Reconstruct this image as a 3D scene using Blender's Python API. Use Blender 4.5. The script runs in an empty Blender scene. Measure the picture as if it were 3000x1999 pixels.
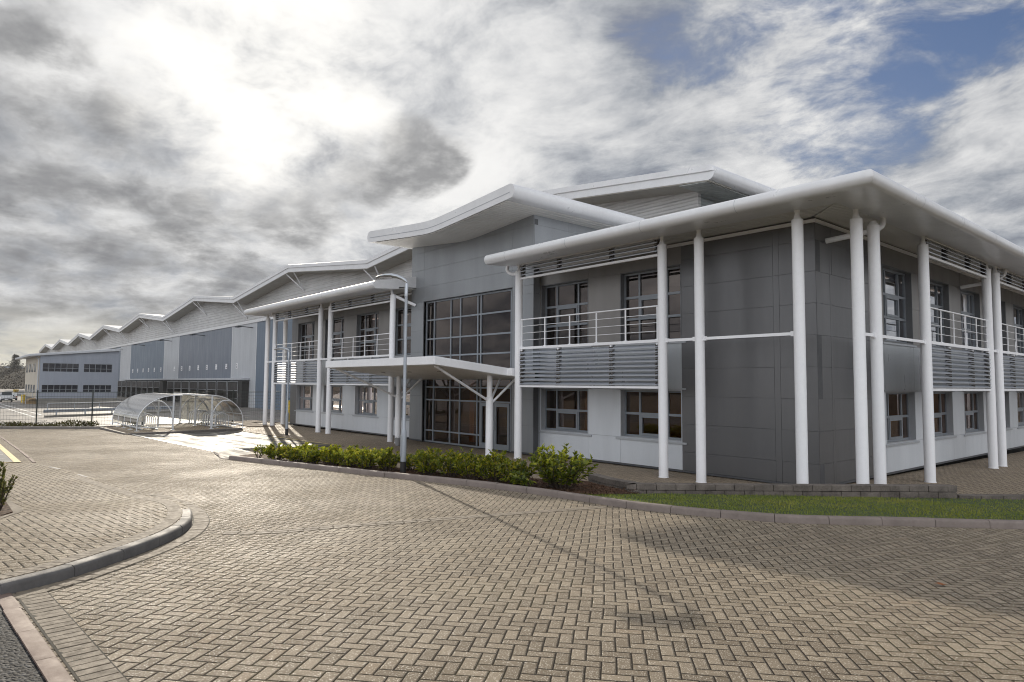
import bpy, bmesh, math, random
from mathutils import Vector, Matrix
from mathutils.geometry import delaunay_2d_cdt
R = math.radians
rnd = random.Random(7)
scene = bpy.context.scene
COL = scene.collection
S = 1.1                                   # authoring unit -> metres, applied to everything at the end

# ------------------------------------------------------------------ materials
def newmat(name):
    m = bpy.data.materials.new(name); m.use_nodes = True
    nt = m.node_tree
    return m, nt, nt.nodes['Principled BSDF']

class NB:
    """small helper to write node maths"""
    def __init__(s, nt): s.nt = nt
    def node(s, t, **kw):
        n = s.nt.nodes.new(t)
        for k, v in kw.items(): setattr(n, k, v)
        return n
    def put(s, sock, v):
        if isinstance(v, (int, float)): sock.default_value = v
        elif isinstance(v, (tuple, list)): sock.default_value = v
        else: s.nt.links.new(v, sock)
    def m(s, op, a, b=0.0, c=0.0):
        n = s.node('ShaderNodeMath', operation=op)
        s.put(n.inputs[0], a); s.put(n.inputs[1], b); s.put(n.inputs[2], c)
        return n.outputs[0]
    def mix(s, f, a, b, blend='MIX'):
        n = s.node('ShaderNodeMix', data_type='RGBA', blend_type=blend)
        s.put(n.inputs[0], f); s.put(n.inputs[6], a); s.put(n.inputs[7], b)
        return n.outputs[2]
    def noise(s, vec, scale, detail=3.0, rough=0.5, dist=0.0):
        n = s.node('ShaderNodeTexNoise')
        if vec is not None: s.nt.links.new(vec, n.inputs['Vector'])
        n.inputs['Scale'].default_value = scale; n.inputs['Detail'].default_value = detail
        n.inputs['Roughness'].default_value = rough; n.inputs['Distortion'].default_value = dist
        return n.outputs[0]
    def ramp(s, f, stops, interp='LINEAR'):
        n = s.node('ShaderNodeValToRGB'); n.color_ramp.interpolation = interp
        e = n.color_ramp.elements
        while len(e) < len(stops): e.new(0.5)
        for q, (p, c) in zip(e, stops):
            q.position = p; q.color = (c[0], c[1], c[2], 1) if isinstance(c, (tuple, list)) else (c, c, c, 1)
        s.put(n.inputs[0], f)
        return n.outputs[0]
    def rng(s, v, a, b, c=0.0, d=1.0, smooth=False):
        n = s.node('ShaderNodeMapRange'); n.clamp = True
        if smooth: n.interpolation_type = 'SMOOTHSTEP'
        s.put(n.inputs[0], v); n.inputs[1].default_value = a; n.inputs[2].default_value = b
        n.inputs[3].default_value = c; n.inputs[4].default_value = d
        return n.outputs[0]
    def pos(s):                               # world position in authoring units
        g = s.node('ShaderNodeNewGeometry')
        v = s.node('ShaderNodeVectorMath', operation='SCALE'); v.inputs['Scale'].default_value = 1.0/S
        s.nt.links.new(g.outputs['Position'], v.inputs[0]); return v.outputs[0]
    def obj(s):
        g = s.node('ShaderNodeTexCoord'); return g.outputs['Object']
    def xyz(s, v):
        n = s.node('ShaderNodeSeparateXYZ'); s.nt.links.new(v, n.inputs[0]); return n.outputs
    def comb(s, x, y, z=0.0):
        n = s.node('ShaderNodeCombineXYZ'); s.put(n.inputs[0], x); s.put(n.inputs[1], y); s.put(n.inputs[2], z); return n.outputs[0]
    def scalev(s, v, k):
        n = s.node('ShaderNodeVectorMath', operation='MULTIPLY'); s.nt.links.new(v, n.inputs[0]); n.inputs[1].default_value = k; return n.outputs[0]
    def bump(s, h, strength, dist, nrm=None):
        n = s.node('ShaderNodeBump'); n.inputs['Strength'].default_value = strength; n.inputs['Distance'].default_value = dist
        s.put(n.inputs['Height'], h)
        if nrm is not None: s.nt.links.new(nrm, n.inputs['Normal'])
        return n.outputs[0]
    def white(s, v):
        n = s.node('ShaderNodeTexWhiteNoise', noise_dimensions='3D'); s.nt.links.new(v, n.inputs[0]); return n.outputs

def plain(name, col, rough=0.5, metal=0.0, var=0.12, scale=1.2, bump=0.0, bscale=40, spec=0.5, streak=False, coat=0.0):
    """painted / cast surface with soft dirt and tone variation"""
    m, nt, p = newmat(name); b = NB(nt); P = b.pos()
    v = b.scalev(P, (1, 1, .18)) if streak else P
    n = b.noise(v, scale, 5, .6)
    n2 = b.noise(P, scale*9, 3, .6)
    f = b.m('ADD', b.m('MULTIPLY', n, .7), b.m('MULTIPLY', n2, .3))
    lo = [max(0, c*(1-var*1.6)) for c in col]; hi = [min(1, c*(1+var)) for c in col]
    c = b.ramp(f, [(.3, lo), (.7, hi)])
    nt.links.new(c, p.inputs['Base Color'])
    nt.links.new(b.rng(f, .3, .7, min(1, rough*1.2), rough*.85), p.inputs['Roughness'])
    p.inputs['Metallic'].default_value = metal
    p.inputs['Specular IOR Level'].default_value = spec
    p.inputs['Coat Weight'].default_value = coat
    if bump: nt.links.new(b.bump(b.noise(P, bscale, 4, .6), bump, .01), p.inputs['Normal'])
    return m

def herringbone(name, ang, w=.1036, c0=(.132, .106, .077), c1=(.262, .217, .161), off=(0, 0)):
    m, nt, p = newmat(name); b = NB(nt); P = b.pos()
    o = b.xyz(P)
    wob = b.noise(P, .9, 2); wob2 = b.noise(b.scalev(P, (1, -1, 1)), .8, 2)
    x0 = b.m('ADD', o[0], b.m('MULTIPLY', b.m('SUBTRACT', wob, .5), .05))
    y0 = b.m('ADD', o[1], b.m('MULTIPLY', b.m('SUBTRACT', wob2, .5), .05))
    ca, sa = math.cos(ang)/w, math.sin(ang)/w
    x = b.m('ADD', b.m('ADD', b.m('MULTIPLY', x0, ca), b.m('MULTIPLY', y0, sa)), 400.0+off[0])
    y = b.m('ADD', b.m('ADD', b.m('MULTIPLY', x0, -sa), b.m('MULTIPLY', y0, ca)), 400.0+off[1])
    i, j = b.m('FLOOR', x), b.m('FLOOR', y)
    fx, fy = b.m('SUBTRACT', x, i), b.m('SUBTRACT', y, j)
    k = b.m('FLOORED_MODULO', b.m('SUBTRACT', i, j), 4.0)
    is1 = b.m('COMPARE', k, 1.0, .1); is2 = b.m('COMPARE', k, 2.0, .1)
    isV = b.m('GREATER_THAN', k, 1.5)
    aH, aV = b.m('ADD', fx, is1), b.m('ADD', fy, is2)
    al = b.m('ADD', b.m('MULTIPLY', aH, b.m('SUBTRACT', 1.0, isV)), b.m('MULTIPLY', aV, isV))
    ac = b.m('ADD', b.m('MULTIPLY', fy, b.m('SUBTRACT', 1.0, isV)), b.m('MULTIPLY', fx, isV))
    d = b.m('MINIMUM', b.m('MINIMUM', al, b.m('SUBTRACT', 2.0, al)), b.m('MINIMUM', ac, b.m('SUBTRACT', 1.0, ac)))
    idv = b.comb(b.m('SUBTRACT', i, is1), b.m('SUBTRACT', j, is2), isV)
    w3 = b.white(idv)
    big = b.noise(P, .35, 4, .6)
    grit = b.noise(P, 190, 2, .7)
    med = b.noise(P, 16, 4, .65)
    f = b.m('ADD', b.m('ADD', b.m('MULTIPLY', w3[0], .42), b.m('MULTIPLY', big, .42)), b.m('ADD', b.m('MULTIPLY', grit, .30), b.m('MULTIPLY', med, .25)))
    c = b.ramp(f, [(.38, c0), (.95, c1)])
    stain = b.m('MAXIMUM', b.rng(b.noise(P, 1.3, 5, .7), .57, .76, 0, .42), b.rng(b.noise(P, 5.5, 4, .7), .62, .74, 0, .45))                       # mossy and damp stains
    c = b.mix(stain, c, (.16, .135, .09, 1))
    odd = b.m('GREATER_THAN', w3[0], .975)
    c = b.mix(b.m('MULTIPLY', odd, .45), c, (.20, .15, .10, 1))
    jm = b.rng(d, .026, .082, 1, 0)
    moss = b.rng(b.noise(P, .7, 3), .52, .66, 0, 1)
    jc = b.mix(b.m('MULTIPLY', moss, .6), (.016, .013, .010, 1), (.04, .036, .012, 1))
    glint = b.rng(b.noise(P, 95, 2, .6), .585, .66, 0, 1)                              # glints of the wet paving painted as pale specks
    c = b.mix(b.m('MULTIPLY', glint, .70), c, (.70, .65, .56, 1))
    c = b.mix(jm, c, jc)
    nt.links.new(c, p.inputs['Base Color'])
    # damp surface: gritty, with small glinting wet facets
    wet = b.rng(b.noise(P, .5, 4, .65), .40, .62)
    rough = b.m('ADD', b.m('SUBTRACT', .86, b.m('MULTIPLY', wet, .16)), b.m('MULTIPLY', b.m('SUBTRACT', grit, .5), .7))
    nt.links.new(b.m('SUBTRACT', b.m('ADD', rough, b.m('MULTIPLY', jm, .3)), b.m('MULTIPLY', glint, .55)), p.inputs['Roughness'])
    h = b.m('ADD', b.m('MULTIPLY', b.rng(d, .02, .15, 0, 1, True), 1.0), b.m('MULTIPLY', w3[0], .2))
    n1 = b.bump(h, .9, .013)
    n2 = b.bump(b.noise(P, 150, 4, .75), .75, .005, n1)
    nt.links.new(n2, p.inputs['Normal'])
    p.inputs['Specular IOR Level'].default_value = .12
    return m

def wet_tarmac(name, c0, c1, r0, r1, gs=120, ridge=False):
    m, nt, p = newmat(name); b = NB(nt); P = b.pos()
    big = b.noise(P, .22, 5, .6); fine = b.noise(P, gs, 2, .7)
    f = b.m('ADD', b.m('MULTIPLY', big, .6), b.m('MULTIPLY', fine, .4))
    nt.links.new(b.ramp(f, [(.35, c0), (.65, c1)]), p.inputs['Base Color'])
    st = b.noise(b.scalev(P, (.22, 1.6, 1)), .9, 5, .65)
    nt.links.new(b.rng(st, .36, .62, r1, r0), p.inputs['Roughness'])
    if ridge:
        n1 = b.bump(b.noise(b.scalev(P, (.3, 5, 1)), 1.0, 3, .6), .5, .02)
        nt.links.new(b.bump(fine, .35, .004, n1), p.inputs['Normal'])
    else:
        nt.links.new(b.bump(fine, .45, .004), p.inputs['Normal'])
    p.inputs['Specular IOR Level'].default_value = .4
    return m

def chips(name, cols, scale, bump=.8, rough=.7):
    m, nt, p = newmat(name); b = NB(nt); P = b.pos()
    v = b.node('ShaderNodeTexVoronoi'); v.inputs['Scale'].default_value = scale
    nt.links.new(P, v.inputs['Vector'])
    w = b.white(v.outputs['Color'])
    n = b.noise(P, scale*.05, 4)
    f = b.m('ADD', b.m('MULTIPLY', w[0], .75), b.m('MULTIPLY', n, .25))
    st = [(k/(len(cols)-1), c) for k, c in enumerate(cols)]
    nt.links.new(b.ramp(f, st), p.inputs['Base Color'])
    p.inputs['Roughness'].default_value = rough; p.inputs['Specular IOR Level'].default_value = .15
    nt.links.new(b.bump(b.m('SUBTRACT', 1.0, v.outputs['Distance']), bump, .5/scale), p.inputs['Normal'])
    return m

def cladding(name, col, rough=.36, metal=.35, pitch=0.0):
    """flat coated metal panels: slightly different tone from sheet to sheet, faint oil-canning"""
    m, nt, p = newmat(name); b = NB(nt); P = b.pos()
    g = b.node('ShaderNodeNewGeometry')
    r = g.outputs['Random Per Island']
    n = b.noise(b.scalev(P, (1, 1, .16)), 1.5, 5, .62)
    f = b.m('ADD', b.m('MULTIPLY', r, .14), b.m('MULTIPLY', n, .86))
    nt.links.new(b.ramp(f, [(.2, [c*.88 for c in col]), (.8, [min(1, c*1.1) for c in col])]), p.inputs['Base Color'])
    nt.links.new(b.rng(n, .3, .7, rough*1.2, rough*.85), p.inputs['Roughness'])
    p.inputs['Metallic'].default_value = metal
    h = b.noise(b.scalev(P, (1, 1, .5)), 1.6, 2)
    nrm = b.bump(h, .12, .03)
    if pitch:
        o = b.xyz(P)
        s = b.m('FRACT', b.m('MULTIPLY', b.m('ADD', o[0], o[1]), 1.0/pitch))
        nrm = b.bump(b.rng(b.m('ABSOLUTE', b.m('SUBTRACT', s, .5)), .36, .46, 1, 0), .5, .01, nrm)
    nt.links.new(nrm, p.inputs['Normal'])
    return m

def ribbed(name, col, pitch, axis=2, rough=.45, metal=.2, depth=.03):
    """profiled sheet: the ribs are real relief of the sheet (bump)"""
    m, nt, p = newmat(name); b = NB(nt); P = b.pos(); o = b.xyz(P)
    s = b.m('FRACT', b.m('MULTIPLY', o[axis], 1.0/pitch))
    t = b.m('ABSOLUTE', b.m('SUBTRACT', s, .5))
    h = b.rng(t, .12, .34, 1, 0, True)
    n = b.noise(P, .5, 4)
    nt.links.new(b.ramp(n, [(.3, [c*.9 for c in col]), (.7, [min(1, c*1.08) for c in col])]), p.inputs['Base Color'])
    nt.links.new(b.bump(h, .9, depth), p.inputs['Normal'])
    p.inputs['Roughness'].default_value = rough; p.inputs['Metallic'].default_value = metal
    return m

def glass(name, tint=(.16, .13, .12), refl=.05, skin=(.80, .71, .68)):
    """tinted double glazing: mirror-like skin over a dark see-through body"""
    m, nt, p = newmat(name); b = NB(nt)
    nt.nodes.remove(p)
    out = [n for n in nt.nodes if n.type == 'OUTPUT_MATERIAL'][0]
    tr = b.node('ShaderNodeBsdfTransparent'); tr.inputs[0].default_value = (*tint, 1)
    gl = b.node('ShaderNodeBsdfGlossy'); gl.inputs['Color'].default_value = (*skin, 1); gl.inputs['Roughness'].default_value = .01
    P = b.pos()
    nt.links.new(b.bump(b.noise(P, 1.1, 2), .10, .02), gl.inputs['Normal'])
    fr = b.node('ShaderNodeFresnel'); fr.inputs['IOR'].default_value = 1.55
    fac = b.m('ADD', b.m('MULTIPLY', fr.outputs[0], 1.0-refl), refl)
    mx = b.node('ShaderNodeMixShader'); nt.links.new(fac, mx.inputs[0])
    nt.links.new(tr.outputs[0], mx.inputs[1]); nt.links.new(gl.outputs[0], mx.inputs[2])
    nt.links.new(mx.outputs[0], out.inputs['Surface'])
    return m

def clear_sheet(name, lo=.20, hi=.55):
    """weathered clear polycarbonate; part of its milkiness stands in for reflected sky"""
    m, nt, p = newmat(name); b = NB(nt); nt.nodes.remove(p)
    out = [n for n in nt.nodes if n.type == 'OUTPUT_MATERIAL'][0]
    P = b.pos(); n = b.noise(P, 2.2, 5, .65)
    tr = b.node('ShaderNodeBsdfTransparent'); tr.inputs[0].default_value = (.86, .87, .84, 1)
    gl = b.node('ShaderNodeBsdfGlossy'); gl.inputs['Roughness'].default_value = .12
    df = b.node('ShaderNodeBsdfTranslucent'); df.inputs[0].default_value = (.75, .74, .66, 1)
    d2 = b.node('ShaderNodeBsdfDiffuse'); d2.inputs[0].default_value = (.7, .7, .66, 1)
    a = b.node('ShaderNodeMixShader'); a.inputs[0].default_value = .55
    nt.links.new(df.outputs[0], a.inputs[1]); nt.links.new(d2.outputs[0], a.inputs[2])
    mx = b.node('ShaderNodeMixShader'); nt.links.new(b.rng(n, .3, .7, lo, hi), mx.inputs[0])
    nt.links.new(tr.outputs[0], mx.inputs[1]); nt.links.new(a.outputs[0], mx.inputs[2])
    fr = b.node('ShaderNodeFresnel'); fr.inputs['IOR'].default_value = 1.75
    m2 = b.node('ShaderNodeMixShader'); nt.links.new(b.m('ADD', b.m('MULTIPLY', fr.outputs[0], .9), .06), m2.inputs[0])
    nt.links.new(mx.outputs[0], m2.inputs[1]); nt.links.new(gl.outputs[0], m2.inputs[2])
    nt.links.new(m2.outputs[0], out.inputs['Surface'])
    return m

def leafmat(name, cols, rough=.32, trans=.35, patch=0.0):
    m, nt, p = newmat(name); b = NB(nt)
    g = b.node('ShaderNodeNewGeometry')
    rv = g.outputs['Random Per Island']
    if patch: rv = b.m('ADD', b.m('MULTIPLY', rv, 1-patch), b.m('MULTIPLY', b.rng(b.noise(b.pos(), 1.1, 4, .65), .32, .68), patch))
    c = b.ramp(rv, [(k/(len(cols)-1), c) for k, c in enumerate(cols)])
    nt.links.new(c, p.inputs['Base Color']); p.inputs['Roughness'].default_value = rough
    p.inputs['Specular IOR Level'].default_value = .5 if rough < .7 else .05
    out = [n for n in nt.nodes if n.type == 'OUTPUT_MATERIAL'][0]
    t = b.node('ShaderNodeBsdfTranslucent'); nt.links.new(b.mix(.5, c, (.30, .34, .03, 1)), t.inputs[0])
    mx = b.node('ShaderNodeMixShader'); mx.inputs[0].default_value = trans
    nt.links.new(p.outputs[0], mx.inputs[1]); nt.links.new(t.outputs[0], mx.inputs[2])
    nt.links.new(mx.outputs[0], out.inputs['Surface'])
    return m

def emit(name, col, st):
    m, nt, p = newmat(name)
    p.inputs['Base Color'].default_value = (*col, 1); p.inputs['Emission Color'].default_value = (*col, 1); p.inputs['Emission Strength'].default_value = st
    return m

M = {}
M['white'] = plain('white_powder_coat', (.83, .835, .86), .34, 0, .05, 1.0, streak=True)
M['roofwhite'] = plain('white_roof_metal', (.72, .725, .74), .30, .15, .06, .8)
M['soffit'] = plain('soffit_white', (.74, .73, .71), .45, 0, .06, 1)
M['whitepanel'] = cladding('white_cladding', (.60, .63, .67), .38, .15)
M['silver'] = cladding('silver_spandrel', (.43, .455, .48), .30, .45)
M['dark'] = cladding('dark_grey_cladding', (.145, .146, .152), .33, .45)
M['mid'] = cladding('mid_grey_cladding', (.24, .23, .222), .36, .4)
M['tower'] = cladding('tower_grey_cladding', (.285, .30, .318), .34, .45)
M['plinth'] = plain('plinth_strip', (.075, .078, .085), .5)
M['frame'] = plain('window_frame_grey', (.24, .262, .29), .38, .3, .05)
M['reveal'] = plain('window_reveal_grey', (.16, .165, .175), .45, .2, .06)
M['trim'] = plain('sill_trim', (.42, .44, .47), .35, .3, .06)
M['louvre'] = plain('louvre_blade', (.50, .535, .60), .32, .4, .06)
M['bracket'] = plain('louvre_bracket', (.10, .09, .08), .5, .3)
M['glassA'] = glass('tinted_glass_front')
M['glassL'] = glass('amber_flare_glass', (.55, .34, .14), .05)  # window film tint, with the amber of lens flare and reflection put into it
M['glassB'] = glass('tinted_glass_side', (.16, .15, .15), .42, (.90, .92, .96))
M['room'] = plain('room_paint', (.38, .26, .16), .8)
M['carpet'] = plain('room_floor', (.10, .09, .085), .9)
M['striplight'] = emit('ceiling_strip', (1, .98, .94), 2.2)
M['galv'] = plain('galvanised_steel', (.46, .49, .53), .42, .6, .14, 6)
M['galvlight'] = plain('bright_galvanised', (.66, .68, .71), .4, .2, .08, 6)
M['galvdull'] = plain('galvanised_column', (.34, .37, .41), .5, .35, .14, 4, streak=True)
M['blackband'] = plain('black_bitumen', (.015, .014, .015), .6)
M['lensgrey'] = plain('lamp_lens', (.30, .28, .27), .2)
M['road'] = herringbone('block_paving_road', R(41))
M['path'] = herringbone('block_paving_footway', R(6), c0=(.14, .113, .082), c1=(.27, .224, .165), off=(.3, .6))
M['court'] = herringbone('block_paving_forecourt', R(0), c0=(.205, .162, .118), c1=(.31, .248, .182))
M['brick'] = plain('paving_block', (.185, .152, .113), .75, 0, .3, 14, .6, 160)
M['joint'] = plain('joint_sand', (.04, .035, .025), .95)
M['kerb'] = plain('kerb_pink_concrete', (.18, .148, .132), .72, 0, .16, 3, .4, 120)
M['kerbgrey'] = plain('kerb_grey_concrete', (.105, .10, .098), .7, 0, .18, 3, .4, 120)
M['kerbdark'] = plain('kerb_damp_concrete', (.14, .125, .115), .7, 0, .2, 3, .4, 120)
M['edging'] = plain('edging_stone_pink', (.165, .115, .094), .7, 0, .16, 2.2, .4, 120)
M['wallblock'] = plain('walling_block', (.135, .115, .10), .8, 0, .4, 3.5, .8, 60)
M['tarmac'] = wet_tarmac('wet_tarmac', (.040, .039, .038), (.075, .07, .063), .56, .85, 90, True)
M['bay'] = wet_tarmac('damp_tarmac_bay', (.05, .05, .052), (.085, .085, .085), .4, .7)
M['yard'] = wet_tarmac('wet_concrete_yard', (.12, .108, .096), (.19, .172, .155), .36, .62, 40)
M['gravel'] = chips('dark_chip_tarmac', [(.004, .004, .005), (.012, .012, .013), (.03, .03, .032), (.11, .11, .11)], 48, 1.0, .75)
M['mulch'] = chips('bark_mulch', [(.02, .011, .007), (.05, .028, .018), (.09, .05, .032), (.16, .10, .065)], 24, 1.0, .85)
M['soil'] = plain('turf_soil', (.045, .065, .016), .95, 0, .3, 5, .8, 40)
M['brownsoil'] = plain('bare_brown_soil', (.12, .085, .055), .95, 0, .3, 3, .8, 20)
M['paintwhite'] = plain('road_paint_white', (.70, .69, .66), .5, 0, .2, 9)
M['paintyellow'] = plain('road_paint_yellow', (.62, .47, .20), .55, 0, .2, 9)
M['grass'] = leafmat('grass_blades', [(.075, .115, .014), (.15, .20, .024), (.23, .25, .036), (.34, .30, .08)], .6, .35, .6)
M['laurel'] = leafmat('laurel_leaves', [(.035, .06, .009), (.10, .14, .014), (.24, .26, .02), (.52, .42, .035)], .20, .55)
M['laureldark'] = leafmat('laurel_leaves_dark', [(.025, .05, .009), (.07, .11, .013), (.17, .20, .018), (.36, .33, .03)], .20, .5)
M['box'] = leafmat('box_leaves', [(.02, .03, .012), (.045, .055, .015), (.09, .085, .03), (.15, .11, .06)], .45, .25)
M['twig'] = plain('twig_bark', (.05, .035, .025), .9)
M['scrub'] = leafmat('dry_scrub', [(.012, .014, .007), (.03, .026, .013), (.05, .038, .022), (.085, .06, .04)], .8, .15)
M['needle'] = leafmat('conifer_foliage', [(.014, .016, .010), (.026, .024, .014), (.04, .032, .022)], .8, .0)
M['bare'] = leafmat('bare_twigs', [(.014, .011, .008), (.024, .018, .013), (.036, .028, .021)], .9, .0)
M['hill'] = plain('hillside_scrub', (.028, .022, .014), .95, 0, .5, .03, .5, .4, .05)
M['ribwall'] = ribbed('profiled_silver_sheet', (.60, .60, .60), .42, 2, .45, .05, .07)
M['ribend'] = ribbed('profiled_grey_sheet', (.33, .36, .37), .42, 2, .4, .2, .06)
M['ribsoff'] = ribbed('corrugated_soffit_x', (.68, .67, .64), .16, 0, .5, .1, .03)
M['ribsoffy'] = ribbed('corrugated_soffit_y', (.68, .67, .64), .16, 1, .5, .1, .03)
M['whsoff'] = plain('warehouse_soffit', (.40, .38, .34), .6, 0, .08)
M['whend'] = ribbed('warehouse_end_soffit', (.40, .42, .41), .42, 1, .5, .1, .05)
M['whblue'] = cladding('slate_blue_panel', (.125, .165, .22), .42, .1, .55)
M['whgrey'] = cladding('blue_grey_panel', (.165, .19, .235), .42, .1, .55)
M['whwhite'] = cladding('pale_panel', (.46, .48, .51), .42, .1, .55)
M['annex'] = cladding('annex_blue_grey', (.25, .275, .325), .5, .05, .55)
M['cream'] = cladding('annex_cream', (.55, .50, .42), .55, 0, .55)
M['concrete'] = plain('cast_concrete', (.20, .19, .17), .8, 0, .2, .6)
M['rubber'] = plain('black_rubber', (.016, .015, .016), .65)
M['curtain'] = plain('dock_curtain', (.03, .027, .027), .7, 0, .3, .6)
M['dark_glass'] = plain('dark_window_glass', (.018, .02, .03), .08, 0, .1)
M['yellow'] = plain('safety_yellow', (.62, .43, .02), .5)
M['timber'] = plain('pallet_timber', (.32, .22, .11), .8)
M['fencepost'] = plain('dark_green_post', (.012, .02, .018), .45)
M['wire'] = plain('dark_green_wire', (.03, .045, .042), .45)
M['sign'] = plain('sign_white', (.80, .80, .82), .5)
M['signtext'] = plain('sign_print', (.08, .09, .12), .6)
M['fixture'] = plain('light_fitting', (.03, .035, .045), .5)
M['carwhite'] = plain('car_paint_white', (.62, .64, .67), .2, 0, .04, coat=.6)
M['carsilver'] = plain('car_paint_silver', (.40, .42, .45), .22, .5, .04, coat=.6)
M['carglass'] = plain('car_glass', (.02, .025, .03), .06)
M['cardark'] = plain('car_bumper', (.03, .032, .038), .5)
M['tyre'] = plain('tyre_rubber', (.012, .012, .012), .8)
M['redlamp'] = plain('car_red_lens', (.35, .02, .02), .2)
M['lamplens'] = plain('car_headlamp', (.55, .56, .58), .1)
M['bucket'] = plain('grey_plastic', (.22, .22, .23), .5)
M['leafbrown'] = plain('dead_leaf', (.22, .07, .015), .7, 0, .3, 30)
M['distant'] = plain('distant_sheds', (.16, .17, .21), .8)

# ------------------------------------------------------------------ mesh helpers
class MB:
    def __init__(s): s.v = []; s.f = []; s.mi = []
    def add(s, vs, fs, mi=0):
        o = len(s.v); s.v += [tuple(v) for v in vs]
        for f in fs: s.f.append([o+i for i in f]); s.mi.append(mi)
        return s
    def box(s, x0, x1, y0, y1, z0, z1, mi=0):
        if x0 > x1: x0, x1 = x1, x0
        if y0 > y1: y0, y1 = y1, y0
        if z0 > z1: z0, z1 = z1, z0
        v = [(x0,y0,z0),(x1,y0,z0),(x1,y1,z0),(x0,y1,z0),(x0,y0,z1),(x1,y0,z1),(x1,y1,z1),(x0,y1,z1)]
        return s.add(v, [(0,3,2,1),(4,5,6,7),(0,1,5,4),(1,2,6,5),(2,3,7,6),(3,0,4,7)], mi)
    def hexa(s, v, mi=0):
        return s.add(v, [(0,3,2,1),(4,5,6,7),(0,1,5,4),(1,2,6,5),(2,3,7,6),(3,0,4,7)], mi)
    def quad(s, a, b, c, d, mi=0): return s.add([a, b, c, d], [(0,1,2,3)], mi)
    def path(s, pts, r, n=10, mi=0, caps=True):
        pts = [Vector(p) for p in pts]
        rs = r if isinstance(r, (list, tuple)) else [r]*len(pts)
        rings = []
        up = None
        for i, p in enumerate(pts):
            t = (pts[min(i+1, len(pts)-1)] - pts[max(i-1, 0)]).normalized()
            if up is None:
                up = Vector((0, 0, 1)) if abs(t.z) < .9 else Vector((1, 0, 0))
            a = t.cross(up).normalized(); b = a.cross(t).normalized(); up = b
            rings.append([p + (a*math.cos(2*math.pi*k/n) + b*math.sin(2*math.pi*k/n))*rs[i] for k in range(n)])
        o = len(s.v)
        for rg in rings: s.v += [tuple(q) for q in rg]
        for i in range(len(rings)-1):
            for k in range(n):
                k2 = (k+1) % n
                s.f.append([o+i*n+k, o+i*n+k2, o+(i+1)*n+k2, o+(i+1)*n+k]); s.mi.append(mi)
        if caps:
            s.f.append([o+k for k in range(n)][::-1]); s.mi.append(mi)
            s.f.append([o+(len(rings)-1)*n+k for k in range(n)]); s.mi.append(mi)
        return s
    def lathe(s, c, prof, n=20, mi=0):
        """prof: list of (radius, z) going up"""
        o = len(s.v)
        for r, z in prof:
            for k in range(n):
                a = 2*math.pi*k/n; s.v.append((c[0]+r*math.cos(a), c[1]+r*math.sin(a), c[2]+z))
        for i in range(len(prof)-1):
            for k in range(n):
                k2 = (k+1) % n
                s.f.append([o+i*n+k, o+i*n+k2, o+(i+1)*n+k2, o+(i+1)*n+k]); s.mi.append(mi)
        s.f.append([o+k for k in range(n)][::-1]); s.mi.append(mi)
        s.f.append([o+(len(prof)-1)*n+k for k in range(n)]); s.mi.append(mi)
        return s
    def bar(s, p, q, w, h, mi=0):
        """rectangular bar from p to q, w across (level), h deep"""
        p, q = Vector(p), Vector(q); t = (q-p).normalized()
        a = t.cross(Vector((0, 0, 1)))
        a = a.normalized() if a.length > 1e-4 else Vector((1, 0, 0))
        b = a.cross(t).normalized()
        a *= w/2; b *= h/2
        return s.hexa([p-a-b, p+a-b, q+a-b, q-a-b, p-a+b, p+a+b, q+a+b, q-a+b], mi)
    def sweep(s, sections, mi=0, close=True, caps=True):
        """sections: list of equal-length point loops joined one after another"""
        n = len(sections[0]); o = len(s.v)
        for sec in sections: s.v += [tuple(p) for p in sec]
        for i in range(len(sections)-1):
            for k in range(n if close else n-1):
                k2 = (k+1) % n
                s.f.append([o+i*n+k, o+i*n+k2, o+(i+1)*n+k2, o+(i+1)*n+k]); s.mi.append(mi)
        if caps and close:
            s.f.append([o+k for k in range(n)][::-1]); s.mi.append(mi)
            s.f.append([o+(len(sections)-1)*n+k for k in range(n)]); s.mi.append(mi)
        return s
    def build(s, name, mats, parent=None, smooth=None, bevel=0.0, fix=True):
        me = bpy.data.meshes.new(name)
        L = org(parent)
        me.from_pydata([(x-L[0], y-L[1], z-L[2]) for x, y, z in s.v], [], s.f)
        if not isinstance(mats, (list, tuple)): mats = [mats]
        for m in mats: me.materials.append(M[m] if isinstance(m, str) else m)
        me.polygons.foreach_set('material_index', s.mi)
        if fix:
            bm = bmesh.new(); bm.from_mesh(me); bmesh.ops.recalc_face_normals(bm, faces=bm.faces); bm.to_mesh(me); bm.free()
        if smooth is not None:
            me.polygons.foreach_set('use_smooth', [True]*len(me.polygons))
            me.set_sharp_from_angle(angle=R(smooth))
        me.update()
        o = bpy.data.objects.new(name, me); COL.objects.link(o)
        if parent is not None: o.parent = parent
        if bevel:
            b = o.modifiers.new('bevel', 'BEVEL'); b.width = bevel; b.segments = 2; b.limit_method = 'ANGLE'; b.angle_limit = R(40)
        return o

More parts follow.
